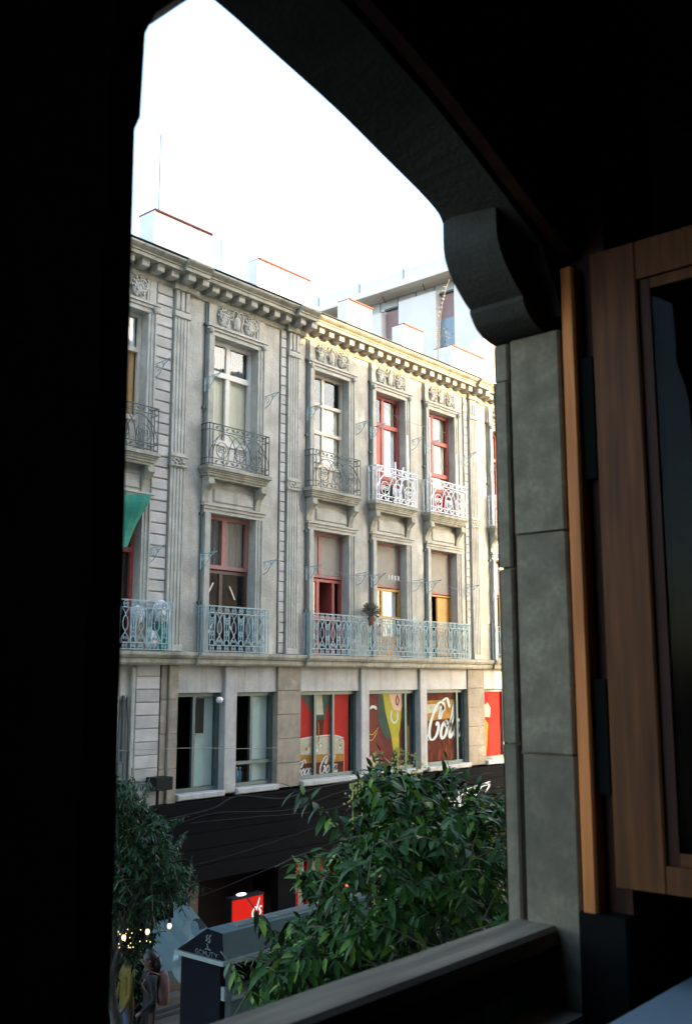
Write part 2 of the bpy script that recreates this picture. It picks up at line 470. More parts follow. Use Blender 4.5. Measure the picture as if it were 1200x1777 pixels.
# rusticated strips
PITCH_B = .2095
blk = MB().bbox(-.188, .188, -.035, .0, -.094, .094, .014).mesh('stone_block', M['stone_block'])
lad = MB().bbox(-.078, .078, -.030, .0, -.096, .096, .010).mesh('stone_block', M['stone_block'])
tick = MB().bbox(-.035, .035, -.028, .0, -.094, .094, .008).mesh('stone_block', M['stone_block'])
n_b = 33
for k in range(n_b):
    z = .62 + k * PITCH_B
    if not (3.7 < z < 4.02 or False): pass
    pinst('stone_block', blk, (11.435, FY, z))
    pinst('stone_block', lad, (14.67, FY, z)); pinst('stone_block', lad, (21.555, FY, z))
    pinst('stone_block', tick, (15.165, FY, z)); pinst('stone_block', tick, (22.09, FY, z))
gr = MB()
for x in (14.578, 14.762, 21.462, 21.648): gr.box(x - .008, x + .008, FY - .006, FY, .5, 7.45)
part(gr, 'joint_line', M['dark'])

# fluted pilasters
def pilaster(x0, x1):
    w = x1 - x0
    n = 4
    prof = [(x0, FY), (x0, FY - .07)]
    fw_ = w / (n * 2 + 1)
    for i in range(n):
        a = x0 + fw_ * (1 + 2 * i)
        prof += [(a, FY - .07), (a + fw_ * .3, FY - .056), (a + fw_ * .7, FY - .056), (a + fw_, FY - .07)]
    prof += [(x1, FY - .07), (x1, FY)]
    mb = MB()
    mb.prism(prof, 'z', .62, 3.92); mb.prism(prof, 'z', 4.20, 6.86)
    p = part(mb, 'pilaster', M['stone_trim'])
    part(MB().bbox(x0 - .02, x1 + .02, FY - .09, FY, .5, .62, .01), 'pilaster_base', M['stone_trim'])
    c = MB()
    c.box(x0 - .015, x1 + .015, FY - .085, FY, 3.92, 4.20); c.box(x0 - .03, x1 + .03, FY - .11, FY, 4.12, 4.16); c.box(x0 - .03, x1 + .03, FY - .11, FY, 3.94, 3.97)
    for i in range(9):
        c.ball((x0 + w * (.14 + .09 * i), FY - .088, 4.045 + .045 * math.sin(i * 2.3)), (.035, .025, .03), 7, 4)
    part(c, 'pilaster_capital', M['stone_trim'])
    part(MB().bbox(x0 - .02, x1 + .02, FY - .10, FY, 6.86, 6.98, .01), 'pilaster_band', M['stone_trim'])
    for i in range(3):
        a = x0 + w * (i + .02) / 3
        part(MB().bbox(a + .008, a + w / 3 - .014, FY - .085, FY, 7.0, 7.40, .014), 'pilaster_tablet', M['stone_trim'])
for x0, x1 in ((11.655, 12.01), (14.785, 15.12), (21.71, 22.04)): pilaster(x0, x1)

# cornice
def cornice(x0, x1, dy, m='stone_moss', ends=True):
    y = FY - dy
    prof = [(FY + .1, 7.40), (y - .03, 7.40), (y - .05, 7.44), (y - .05, 7.50), (FY - .02 if dy == 0 else y - .02, 7.52), (y - .02, 7.66),
            (y - .36, 7.665), (y - .36, 7.735), (y - .385, 7.74), (y - .385, 7.765), (y - .44, 7.80), (y - .47, 7.83), (y - .47, 7.865), (FY + .3, 7.90)]
    mb = MB()
    n = max(1, int((x1 - x0) / 1.1)); step = (x1 - x0) / n
    for i in range(n):
        j = random.uniform(-.004, .004)
        mb.prism([(p[0] + j, p[1] + j) for p in prof], 'x', x0 + i * step + .003, x0 + (i + 1) * step - .003)
    return part(mb, 'cornice', M[m])
BRK = [(11.58, 12.20), (14.70, 15.28), (21.62, 22.18)]
xa = BX0
for a, b in BRK:
    cornice(xa, a, 0); cornice(a + .002, b - .002, .09); xa = b
cornice(xa, BX1, 0)
part(MB().box(BX0, BX1, FY - .475, FY + .3, 7.9005, 7.912), 'flashing', M['iron_dark'])
mod = MB()
mod.prism([(0, 0), (-.255, .02), (-.265, .05), (-.265, .125), (-.28, .13), (-.28, .15), (0, .15)], 'x', -.085, .085)
mod_me = mod.mesh('modillion', M['stone_trim'])
x = BX0 + .1
k = 0
while x < BX1 - .1:
    dy = 0
    for a, b in BRK:
        if a - .02 < x < b + .02: dy = .09
    o = pinst('modillion', mod_me, (x + random.uniform(-.008, .008), FY - .02 - dy, 7.515))
    o.scale = (random.uniform(.92, 1.06), random.uniform(.93, 1.03), random.uniform(.96, 1.0))
    x += .345; k += 1

# carved panels
def carve(cx):
    base = MB().box(cx - .62, cx - .56, FY - .04, FY, 6.98, 7.40).box(cx + .56, cx + .62, FY - .04, FY, 6.98, 7.40)
    base.box(cx - .555, cx + .555, FY - .015, FY, 6.97, 7.40)
    p = part(base, 'carved_panel', M['stone_trim'])
    p_off = Vector((0, 0, 0))
    rnd = random.Random(5)
    for s in (-1, 1):
        mb = MB()
        c0 = Vector((cx + s * .36, FY - .03, 7.16))
        mb.ball(c0, (.17, .06, .20), 12, 7)
        for i in range(7):                                     # acanthus lobes fanning up and out
            a = R(-80 + i * 27)
            for t in (.35, .65, .95):
                q = c0 + Vector((math.sin(a) * .19 * t, -.045 + .02 * t, math.cos(a) * .22 * t))
                mb.ball(q, (.030, .035, .034), 6, 4)
        for i in range(6):
            q = c0 + Vector((rnd.uniform(-.09, .09), -.05, -.16 + .05 * i / 2))
            mb.ball(q, (.032, .03, .03), 6, 4)
        mb.tube([c0 + Vector((s * (.04 + .11 * math.cos(t)), -.05, .05 + .12 * math.sin(t))) for t in np.linspace(-1.2, 2.4, 10)], .02, 5)
        o = mb.build('carved_shell', M['stone_trim'], p, True)
    mb = MB()
    c0 = Vector((cx, FY - .03, 7.18))
    mb.ball(c0 + Vector((0, 0, .0)), (.10, .05, .17), 12, 7)
    for s in (-1, 1):
        mb.tube([c0 + Vector((s * (.12 + .03 * math.sin(t * 2)), -.03, .19 - .37 * t / 3)) for t in np.linspace(0, 3, 10)], .022, 5)
        mb.tube([c0 + Vector((s * (.07 + .06 * math.cos(t)), -.035, .17 + .05 * math.sin(t))) for t in np.linspace(0, 4.5, 9)], .016, 5)
    for i in range(4): mb.ball((cx - .09 + .06 * i, FY - .04, 6.99), (.022, .03, .02), 6, 4)
    mb.build('carved_cartouche', M['stone_trim'], p, True)
for a, b in BAYS: carve((a + b) / 2)

# architraves
def architrave(a, b, z0, z1, top):
    mb = MB()
    for s, e in ((a, -1), (b, 1)):
        for d0, d1, dy in ((.0, .06, .05), (.06, .13, .065), (.13, .17, .09)):
            x0, x1 = (s + e * d0, s + e * d1) if e > 0 else (s - d1, s - d0)
            mb.box(x0 + .001, x1 - .001, FY - dy, FY, z0, z1)
    if top == 3:
        mb.box(a - .19, b + .19, FY - .06, FY, z1 + .002, z1 + .09); mb.box(a - .21, b + .21, FY - .09, FY, z1 + .092, z1 + .15)
        mb.box(a - .23, b + .23, FY - .12, FY, z1 + .152, z1 + .20)
        for x in (a - .13, b + .13): mb.ball((x, FY - .10, z1 + .07), (.06, .05, .07), 8, 5)
        mb.box(a - .01, a - .16, FY - .05, FY, z1 + .22, z1 + .64); mb.box(b + .01, b + .16, FY - .05, FY, z1 + .22, z1 + .64)
    else:
        mb.box(a - .19, b + .19, FY - .06, FY, z1 + .002, z1 + .07); mb.box(a - .21, b + .21, FY - .085, FY, z1 + .072, z1 + .13)
        mb.box(a - .24, b + .24, FY - .115, FY, z1 + .132, z1 + .17)
        mb.bbox(a + .06, b - .06, FY - .05, FY, z1 + .22, z1 + .50, .03)
        mb.box(a - .05, b + .05, FY - .02, FY, z1 + .172, z1 + .55)
    return part(mb, 'window_surround', M['stone_trim'])
for a, b in BAYS:
    architrave(a, b, Z3, T3, 3); architrave(a, b, Z2, T2, 2)

# drainpipes on the left of the bays
for x in (12.46, 15.40, 17.56, 19.68, 22.60):
    mb = MB().tube([(x, FY - .025, .5), (x, FY - .025, 7.42)], .015, 6)
    for z in (1.4, 3.1, 5.2, 6.9): mb.box(x - .035, x + .035, FY - .055, FY, z, z + .05)
    part(mb, 'drainpipe', M['iron_dark'], None)

# ledge of the first floor with balcony front
lg = MB()
seg = [BX0, 9.6, 11.8, 12.3, 14.2, 15.25, 17.1, 19.2, 21.4, 22.4, 24.3, BX1]
for a, b in zip(seg, seg[1:]):
    d = .30 if (b - a) > 1.2 or a > 24 else .24
    lg.prism([(FY, .25), (FY - d + .10, .25), (FY - d + .07, .29), (FY - d + .07, .36), (FY - d + .03, .38), (FY - d, .43), (FY - d, .485), (FY, .50)], 'x', a + .004, b - .004)
part(lg, 'ledge', M['stone_moss'])

# balconies of the upper floor
def balcony(a, b):
    x0, x1 = a - .30, b + .16
    d = .27
    mb = MB()
    def ring(z0, z1, e):
        mb.box(x0 - e, x1 + e, FY - d - e, FY, z0, z1)
    ring(3.82, 3.865, -.07); ring(3.866, 3.91, -.04); ring(3.911, 3.95, -.02); ring(3.951, 3.985, .0); ring(3.986, 4.05, .03)
    s = part(mb, 'balcony_slab', M['stone_moss'])
    for xx in (x0 + .13, x1 - .13):
        br = MB()
        pr = [(FY, 3.82), (FY - d + .03, 3.82), (FY - d + .02, 3.70), (FY - d + .07, 3.66), (FY - .12, 3.58), (FY - .07, 3.46), (FY - .06, 3.36), (FY, 3.34)]
        br.prism(pr, 'x', xx - .07, xx + .07)
        br.tube([(xx - .08, FY - d + .08, 3.75), (xx + .08, FY - d + .08, 3.75)], .055, 10)
        br.build('bracket', M['stone_moss'], s)
    return x0, x1, d

def spiral(cx, cz, r0, r1, a0, turns, n=12, y=0):
    return [(cx + (r0 + (r1 - r0) * t) * math.cos(a0 + turns * 2 * math.pi * t), y, cz + (r0 + (r1 - r0) * t) * math.sin(a0 + turns * 2 * math.pi * t)) for t in np.linspace(0, 1, n)]

def rail_frame(w, d, h, zs, r=.011):
    mb = MB()
    for z in zs:
        rr = r * (1.35 if z == max(zs) else 1)
        mb.tube([(0, d, z), (0, 0, z), (w, 0, z), (w, d, z)], rr, 4)
    for x in (0, .09, w - .09, w): mb.tube([(x, 0, 0), (x, 0, h)], r, 4)
    for x in (0, w):
        for y in (d * .45, d - .03): mb.tube([(x, y, 0), (x, y, h)], r, 4)
    return mb

# upper-floor pattern: rings with double volutes under crossing arcs
def scroll_ring(m, r=.0085):
    mb = MB()
    mb.tube(spiral(0, 0, .155, .155, 0, 1, 20), r, 4)
    for s in (-1, 1):
        mb.tube([(s * x, y, z) for x, y, z in spiral(.06, .01, .058, .012, -1.9, 1.25, 14)], r, 4)
    mb.tube([(0, 0, -.155), (0, 0, .06)], r * .8, 4)
    return mb.mesh('scroll', m)
def scroll_arc(m, w, h, r=.0085):
    mb = MB()
    mb.tube([(w / 2 * math.cos(t), 0, h * math.sin(t)) for t in np.linspace(0, math.pi, 18)], r, 4)
    return mb.mesh('scroll', m)
def scroll_band(m, r=.007):
    mb = MB()
    for s in (-1, 1):
        mb.tube([(s * x, y, z) for x, y, z in spiral(.07, 0, .035, .008, -1.6, 1.2, 10)], r, 4)
    mb.tube([(-.13, 0, -.03), (-.02, 0, .03)], r, 4); mb.tube([(.13, 0, -.03), (.02, 0, .03)], r, 4)
    return mb.mesh('scroll', m)
UP = {}
for nm in ('iron_dark', 'iron_white'):
    k_ = 1.25 if nm == 'iron_white' else 1.0
    UP[nm] = (scroll_ring(M[nm], .0085 * k_), scroll_arc(M[nm], .62, .50, .0085 * k_), scroll_arc(M[nm], .95, .50, .0085 * k_), scroll_band(M[nm], .007 * k_))
def railing_up(x0, x1, d, nm):
    w = x1 - x0 - .06; h = .82
    k_ = 1.3 if nm == 'iron_white' else 1.0
    rl = rail_frame(w, d - .02, h, (.03, .14, .70, h), .010 * k_)
    o = pinst('railing', rl.mesh('railing', M[nm]), (x0 + .03, FY - d + .005, 4.06))
    ring, arc1, arc2, band = UP[nm]
    ins = w - .18
    for f in (.17, .5, .83): inst('scroll', ring, o, (.09 + ins * f, 0, .32))
    for f in (.28, .72): inst('scroll', arc2, o, (.09 + ins * f, 0, .16))
    for f in (.22, .5, .78): inst('scroll', arc1, o, (.09 + ins * f, .004, .16))
    for f in (.12, .31, .5, .69, .88):
        inst('scroll', band, o, (.09 + ins * f, 0, .085)); inst('scroll', band, o, (.09 + ins * f, 0, .76))
    return o
KIND3 = ['iron_dark', 'iron_dark', 'iron_dark', 'iron_white', 'iron_white', 'iron_white']
for (a, b), nm in zip(BAYS, KIND3):
    x0, x1, d = balcony(a, b)
    railing_up(x0, x1, d, nm)

# lower pattern: lyres between bands of rosettes
def lyre(m, kind, r=.0095):
    mb = MB()
    for z in (.065, .79):
        mb.tube(spiral(0, z, .052, .052, 0, 1, 12), r * .8, 4)
        for s in (-1, 1): mb.tube([(s * x, y, zz) for x, y, zz in spiral(.024, z, .022, .006, 1.2, 1.1, 8)], r * .7, 4)
    if kind == 0:
        for s in (-1, 1):
            mb.tube([(s * .055, 0, .13), (s * .058, 0, .45), (s * .062, 0, .72)], r, 4)
            mb.tube([(s * .015, 0, .30), (s * .045, 0, .35), (s * .03, 0, .40), (s * .01, 0, .36)], r * .8, 4)
            mb.tube([(s * .015, 0, .52), (s * .045, 0, .57), (s * .03, 0, .62), (s * .01, 0, .58)], r * .8, 4)
        mb.tube([(.055 * math.cos(t), 0, .17 + .06 * math.sin(t)) for t in np.linspace(0, math.pi, 9)], r, 4)
        mb.tube([(.058 * math.cos(t), 0, .69 - .06 * math.sin(t)) for t in np.linspace(0, math.pi, 9)], r, 4)
        mb.tube([(0, 0, .23), (0, 0, .63)], r * .8, 4)
    else:
        for s in (-1, 1):
            mb.tube(cr([(s * .07, 0, .14), (s * .075, 0, .20), (s * .03, 0, .26), (s * .0, 0, .31), (s * .045, 0, .38), (s * .055, 0, .47), (s * .03, 0, .56), (s * .0, 0, .60), (s * .04, 0, .68), (s * .075, 0, .71)], 3), r, 4)
            mb.tube([(s * x, y, z) for x, y, z in spiral(.035, .20, .03, .008, 1.2, 1.2, 9)], r * .8, 4)
            mb.tube([(s * .10, 0, .70), (s * .135, 0, .30), (s * .125, 0, .18)], r * .9, 4)
            mb.tube([(s * x, y, z) for x, y, z in spiral(.115, .165, .028, .006, .5, 1.2, 9)], r * .8, 4)
    return mb.mesh('scroll', m)
LY = (lyre(M['iron_blue'], 0), lyre(M['iron_blue'], 1))
def railing_low(x0, x1, d=.22):
    w = x1 - x0; h = .86
    mb = rail_frame(w, d - .02, h, (.012, .125, .73, h), .011)
    o = pinst('railing', mb.mesh('railing', M['iron_blue']), (x0, FY - d, .505))
    n = max(2, round((w - .2) / .175)); st_ = (w - .2) / n
    for i in range(n): inst('scroll', LY[i % 2], o, (.1 + st_ * (i + .5), 0, 0))
    return o
railing_low(9.6, 11.68); railing_low(12.44, 14.12); railing_low(15.35, 21.32); railing_low(22.62, 24.3)

# wrought-iron arms
def iron_arm(m):
    mb = MB(); r = .0075
    mb.tube([(0, 0, -.17), (0, 0, .05)], r * 1.3, 4)
    mb.tube([(0, 0, .03), (0, -.2, .05), (0, -.40, .06)], r, 4)
    mb.tube([(0, -.02, -.16), (0, -.13, -.12), (0, -.24, .0), (0, -.38, .06)], r, 4)
    mb.tube([(0, -.08 + .06 * math.cos(t) * (1 - t / 12), -.04 + .06 * math.sin(t) * (1 - t / 12)) for t in np.linspace(0, 9, 18)], r * .8, 4)
    mb.tube([(0, -.22 + .04 * math.cos(t) * (1 - t / 12), .0 + .04 * math.sin(t) * (1 - t / 12)) for t in np.linspace(0, 9, 14)], r * .8, 4)
    mb.v = [(v[0], v[1] * 1.15, v[2] * 1.3) for v in mb.v]
    return mb.mesh('iron_arm', m)
ARM = iron_arm(M['iron_blue'])
for z in (5.75, 2.28):
    for x in (11.24, 12.43, 14.10, 15.36, 17.06, 17.53, 19.15, 19.66, 21.4, 22.64):
        pinst('iron_arm', ARM, (x, FY - .03 - (.05 if x in (12.43, 15.36, 17.53, 19.66, 22.64) else .0), z))

# ------------------------------------------------------------------ windows of the old building
WY = FY + RD
def window(a, b, z0, z1, fm, xs, zs, panes, fw=.065, y=WY, name='window', gl='glass', label=None, bars=.045):
    """frame with splits xs (absolute), zs (absolute); panes[row][col] (row 0 lowest): 'g' glass, None open, or (key, material) of what hangs behind the glass"""
    mb = MB()
    fr = M[fm] if isinstance(fm, str) else fm
    mb.box(a + .002, a + fw, y, y + .07, z0 + .002, z1 - .002); mb.box(b - fw, b - .002, y, y + .07, z0 + .002, z1 - .002)
    mb.box(a + fw, b - fw, y + .001, y + .069, z1 - fw, z1 - .002); mb.box(a + fw, b - fw, y + .001, y + .069, z0 + .002, z0 + fw)
    for z in zs: mb.box(a + fw, b - fw, y - .012, y + .068, z - bars, z + bars)
    X = [a + fw] + list(xs) + [b - fw]; Z = [z0 + fw] + list(zs) + [z1 - fw]
    for j in range(len(Z) - 1):
        for x in xs:
            mb.box(x - bars, x + bars, y + .002, y + .066, Z[j] + (bars if j else 0), Z[j + 1] - (bars if j < len(Z) - 2 else 0))
    w = part(mb, name, fr)
    if label: w['label'] = label
    wo_ = Vector((0, 0, 0))
    for j in range(len(Z) - 1):
        row = panes[j] if j < len(panes) else ['g'] * (len(X) - 1)
        for i in range(len(X) - 1):
            c = row[i] if i < len(row) else 'g'
            if c is None: continue
            x0, x1 = X[i] + (bars if i else 0) - .004, X[i + 1] - (bars if i < len(X) - 2 else 0) + .004
            q0, q1 = Z[j] + (bars if j else 0) - .004, Z[j + 1] - (bars if j < len(Z) - 2 else 0) + .004
            if c != 'solid' and not (isinstance(c, tuple) and c[0] == 'panel'):
                p = MB().box(x0, x1, y + .025, y + .031, q0, q1).build('pane', M[gl], w)
            if isinstance(c, tuple):
                nm, mk = c
                yy = y + (.02 if nm == 'panel' else .09)
                if nm in ('curtain', 'blind'):
                    pts = []; n = 14
                    mbb = MB()
                    for q in range(n):
                        xa_, xb_ = x0 + (x1 - x0) * q / n, x0 + (x1 - x0) * (q + 1) / n
                        amp = .018 if nm == 'curtain' else .003
                        mbb.quad((xa_, yy + amp * math.sin(q * 1.9), q0), (xb_, yy + amp * math.sin((q + 1) * 1.9), q0), (xb_, yy + amp * math.sin((q + 1) * 1.9), q1), (xa_, yy + amp * math.sin(q * 1.9), q1))
                    mbb.build(nm, M[mk], w, True)
                else:
                    MB().bbox(x0, x1, yy, yy + .03, q0, q1, .012).build(nm, M[mk], w)
    return w

# upper floor
a, b = BAYS[0]
window(a, b, Z3, T3, 'cream_wood', [(a + b) / 2], [4.75, 6.05], [[('panel', 'cream_wood')] * 2, [('curtain', 'orange_cloth')] * 2, [('curtain', 'white_curtain_and_reflection')] * 2])
a, b = BAYS[1]
window(a, b, Z3, T3, 'white_wood', [a + .56], [4.66, 6.06], [[('panel', 'white_wood')] * 2, [('blind', 'blind')] * 2, [('curtain', 'blue_curtain_and_reflection')] * 2], fw=.085, bars=.055)  # blue cloth in the top panes paints in the glass reflection
a, b = BAYS[2]
window(a, b, Z3, T3, 'cream_wood', [a + .5], [4.66, 5.42, 6.06], [[('panel', 'cream_wood')] * 2, ['g', ('curtain', 'blind')], ['g', ('curtain', 'blind')], ['g', 'g']], bars=.038)
a, b = BAYS[3]
window(a, b, Z3, T3, 'red_wood', [a + .5], [4.75, 6.02], [[('panel', 'red_wood'), ('panel', 'red_wood')], [('panel', 'red_wood'), ('curtain', 'white_curtain_and_reflection')], ['g', ('curtain', 'grey_board')]], fw=.075, bars=.05, label='red painted window with a pale painted reflection in one leaf')  # white sheet in one leaf is a bright glass reflection painted as colour
a, b = BAYS[4]
window(a, b, Z3, T3, 'red_wood', [a + .42], [4.75, 5.15, 6.0], [[('panel', 'red_wood')] * 2, ['g', ('curtain', 'blind')], ['g', ('curtain', 'blind')], [('curtain', 'white_curtain_and_reflection'), ('curtain', 'grey_board')]], fw=.075, bars=.05, label='red painted window with drawn pale green curtains')
a, b = BAYS[5]
window(a, b, Z3, T3, 'red_wood', [a + .5], [4.7, 6.0], [['g', 'g'], ['g', 'g'], ['g', 'g']])
# lower floor
a, b = BAYS[0]
window(a, b, Z2, T2, 'red_wood', [(a + b) / 2], [2.3], [['g', 'g'], ['g', 'g']])
a, b = BAYS[1]
w21 = window(a, b, 2.12, T2, 'pink_wood', [a + .55], [], [[('curtain', 'blue_curtain_and_reflection'), ('curtain', 'grey_board')]], fw=.08, bars=.06)
w21b = window(a + .01, b - .01, Z2, 2.10, 'brown_wood', [a + .50], [1.28], [['g', 'g'], ['g', 'g']], bars=.04, y=WY + .02)
for x, z, s in ((a + .22, 1.72, 1), (a + .80, 1.68, -1), (a + .22, .92, 1), (a + .80, .95, -1)):
    mb = MB(); dx = .075 * s
    mb.quad((x - dx - .018, WY + .015, z - .13), (x - dx + .018, WY + .015, z - .13), (x + dx + .018, WY + .015, z + .13), (x + dx - .018, WY + .015, z + .13))
    mb.build('tape_strip', M['tape'], w21b)
a, b = BAYS[2]
window(a, b, 2.18, T2, 'pink_wood', [a + .42], [], [[('panel', 'grey_board'), ('panel', 'grey_board')]], fw=.07)
w22 = window(a, b, Z2, 2.16, 'red_wood', [a + .38], [1.30], [[('curtain', 'white_curtain_and_reflection'), None], [('curtain', 'white_curtain_and_reflection'), None]], y=WY + .02)
MB().box(a + .86, a + .94, WY + .03, WY + .42, Z2, 2.14).build('casement_leaf', M['red_wood'], w22)
MB().box(a + .42, b - .07, WY + .36, WY + .38, 1.28, 1.32).build('glazing_bar', M['grey_board'], w22)
a, b = BAYS[3]
window(a, b, 2.12, T2, 'pink_wood', [], [], [[('panel', 'grey_board')]], fw=.05)
window(a, b, Z2, 2.10, 'ochre_wood', [a + .44], [.95, 1.42], [[('panel', 'ochre_wood')] * 2, [('curtain', 'white_curtain_and_reflection')] * 2, [('curtain', 'white_curtain_and_reflection')] * 2], fw=.06, bars=.035, label='ochre yellow window with white curtains')
a, b = BAYS[4]
window(a, b, 2.10, T2, 'pink_wood', [], [], [[('panel', 'grey_board')]], fw=.05)
w24 = window(a, b, Z2, 2.08, 'ochre_wood', [], [], [[None]], fw=.04)
MB().bbox(a + .55, b - .05, WY + .03, WY + .07, Z2 + .06, 2.03, .02).build('casement_leaf', M['ochre_wood'], w24)
MB().box(a + .2, a + .26, WY + .1, WY + .5, Z2 + .06, 2.03).build('casement_leaf', M['ochre_wood'], w24)
a, b = BAYS[5]
window(a, b, Z2, T2, 'brown_wood', [a + .5], [2.3], [['g', 'g'], [('panel', 'cream_wood')] * 2])

# ------------------------------------------------------------------ mezzanine: piers, columns, shop windows
MZ0, MZ1 = -2.05, -.25
def stone_panels(x0, x1, z0, z1, y, n, m, name):
    for k in range(n):
        h = (z1 - z0) / n
        part(MB().bbox(x0, x1, y + random.uniform(-.004, .004), FY + .3, z0 + k * h + .003, z0 + (k + 1) * h - .003, .007), name, m)
stone_panels(14.57, 15.25, -2.14, .25, FY - .06, 5, M['stone_warm'], 'pier_stone')
stone_panels(21.40, 22.15, -2.14, .25, FY - .06, 5, M['stone_warm'], 'pier_stone')
stone_panels(11.62, 11.76, -2.2, .25, FY - .03, 4, M['stone_warm'], 'pier_stone')
stone_panels(11.775, 11.985, -2.2, .25, FY - .07, 4, M['stone_warm'], 'pier_stone')
for x0, x1 in ((13.13, 13.44), (17.17, 17.45), (19.35, 19.62)):
    part(MB().bbox(x0, x1, FY - .08, FY + .25, -2.12, .25, .012), 'column', M['concrete'])
hd = MB()
for x0, x1 in ((11.99, 13.128), (13.442, 14.568), (15.252, 17.168), (17.452, 19.348), (19.622, 21.398), (22.152, BX1)):
    part(MB().box(x0, x1, FY - .02, FY + .3, MZ1, .249), 'lintel', M['concrete'])
    part(MB().bbox(x0, x1, FY - .14, FY + .2, -2.16, MZ0, .02), 'sill', M['concrete'])
blk2 = MB().bbox(-.262, .262, -.04, .0, -.108, .108, .010).mesh('stone_block', M['stone_block'])
for k in range(11): pinst('stone_block', blk2, (11.32, FY, -2.12 + k * .228))
part(MB().box(BX0, 11.60, FY + .002, FY + .3, -.35, .25).box(10.9, 11.6, FY + .002, FY + .3, -2.3, -.35), 'wall', M['stone'])
part(MB().bbox(10.95, 11.03, FY - .06, FY, -2.2, .2, .01), 'trim_strip', M['stone_trim'])
part(MB().box(8.6, 10.9, FY + .2, FY + .3, -2.3, -.35), 'shutter', M['concrete'])
part(MB().tube([(10.62, FY - .05, -2.2), (10.62, FY - .05, -.30)], .055, 10), 'white_pipe', M['white_tube'], None, True)
part(MB().tube([(10.80, FY - .03, -1.4), (10.80, FY - .03, -.28)], .03, 8).tube([(10.88, FY - .02, -.3), (10.90, FY - .06, -.9), (10.94, FY - .02, -1.5), (10.94, FY - .02, -2.2)], .012, 5), 'cable_pipe', M['iron_dark'])
gt = MB()
for z in (-2.0, -1.8, -1.6, -1.42): gt.tube([(10.1, FY - .12, z), (10.78, FY - .12, z)], .015, 4)
for x in (10.1, 10.78): gt.tube([(x, FY - .12, -2.3), (x, FY - .12, -1.4)], .018, 4)
part(gt, 'grille', M['iron_dark'])

SY = FY + .08
def shop(x0, x1, xs, zs, panes, **k):
    return window(x0, x1, MZ0 + .002, MZ1 - .002, 'metal_green', xs, zs, panes, fw=.075, y=SY, name='shop_window', gl='glass_dark', bars=.032, **k)
s1 = shop(11.99, 13.128, [12.50], [], [[None, ('film', 'frost')]])
MB().box(12.56, 12.76, SY + .02, SY + .024, -1.0, -.36).build('vent_panel', M['black'], s1)
lm = MB().lathe((13.0, FY - .06, -.40), [(0, -.05), (.05, -.04), (.07, .02), (.05, .06), (0, .07)], 12)
lm.build('lamp', M['white_tube'], s1, True)
s2 = shop(13.442, 14.568, [13.98], [-1.60], [['g', ('film', 'frost')], [None, ('film', 'frost')]])
MB().box(13.60, 13.80, SY + .25, SY + .28, -1.9, -.75).build('poster', M['red_print'], s2)

def flat(pts, y, m, name, parent):
    return MB().poly([(p[0], y, p[1]) for p in pts]).build(name, M[m], parent)
def strokes(lines, y, m, name, parent, wmin, wmax, slant=1.2, th=.002):
    mb = MB()
    for ln in lines:
        P = cr(ln, 7)
        L_, R_ = [], []
        for i, p in enumerate(P):
            t = P[min(i + 1, len(P) - 1)] - P[max(i - 1, 0)]
            n = np.array([-t[1], t[0]]) / (np.linalg.norm(t) + 1e-9)
            ang = math.atan2(t[1], t[0])
            e = min(1, i / 4 + .35, (len(P) - 1 - i) / 4 + .35)
            w = (wmin + (wmax - wmin) * abs(math.sin(ang)) ** 1.5) * e / 2
            L_.append(p + n * w); R_.append(p - n * w)
        for i in range(len(P) - 1):
            mb.quad((L_[i][0], y, L_[i][1]), (L_[i + 1][0], y, L_[i + 1][1]), (R_[i + 1][0], y, R_[i + 1][1]), (R_[i][0], y, R_[i][1]))
    return mb.build(name, M[m], parent)
GLY = {
 'C': [[(1.35, 1.55), (1.25, 1.95), (.98, 2.12), (.62, 1.95), (.28, 1.35), (.12, .7), (.22, .18), (.52, .0), (.85, .2), (1.0, .65), (.85, .95), (.68, .8)],
       [(.98, 2.12), (1.5, 2.3), (1.75, 2.0), (1.95, 1.75)], [(1.25, 1.9), (1.05, 1.7), (.95, 1.3), (1.08, 1.2), (1.2, 1.6), (1.25, 1.9)]],
 'o': [[(.5, 1), (.2, .8), (.1, .3), (.32, 0), (.6, .22), (.68, .7), (.5, 1), (.5, .7), (.85, .75)]],
 'c': [[(.62, .8), (.5, 1), (.2, .8), (.1, .3), (.32, 0), (.75, .35)]],
 'a': [[(.62, .85), (.45, 1), (.18, .8), (.1, .3), (.3, 0), (.55, .3), (.68, .95)], [(.70, 1.0), (.62, .35), (.72, 0), (.98, .3)]],
 'l': [[(.1, .4), (.45, 1.3), (.58, 2.0), (.44, 2.15), (.28, 1.4), (.2, .4), (.34, 0), (.62, .35)]],
 '-': [[(0, .5), (.3, .55)]],
 'M': [[(.05, 0), (.2, 1.3), (.35, .5), (.6, 1.35), (.72, 0)]], 'u': [[(.1, .9), (.1, .2), (.35, 0), (.6, .3), (.62, .9)], [(.62, .9), (.62, .2), (.8, 0)]],
 'r': [[(.1, 0), (.15, .9)], [(.14, .6), (.4, .95), (.6, .8)]], 'k': [[(.1, 0), (.25, 1.6)], [(.7, .9), (.2, .45), (.7, 0)]],
 'd': [[(.62, .85), (.4, 1), (.1, .5), (.3, 0), (.6, .4), (.85, 2.0)], [(.7, .5), (.7, .1), (.9, .05)]], 's': [[(.6, .9), (.3, 1), (.2, .7), (.5, .4), (.35, 0), (.05, .1)]],
}
ADV = {'C': 1.2, 'o': .78, 'c': .75, 'a': .95, 'l': .62, '-': .4, 'M': .9, 'u': .8, 'r': .6, 'k': .75, 'd': .95, 's': .7}
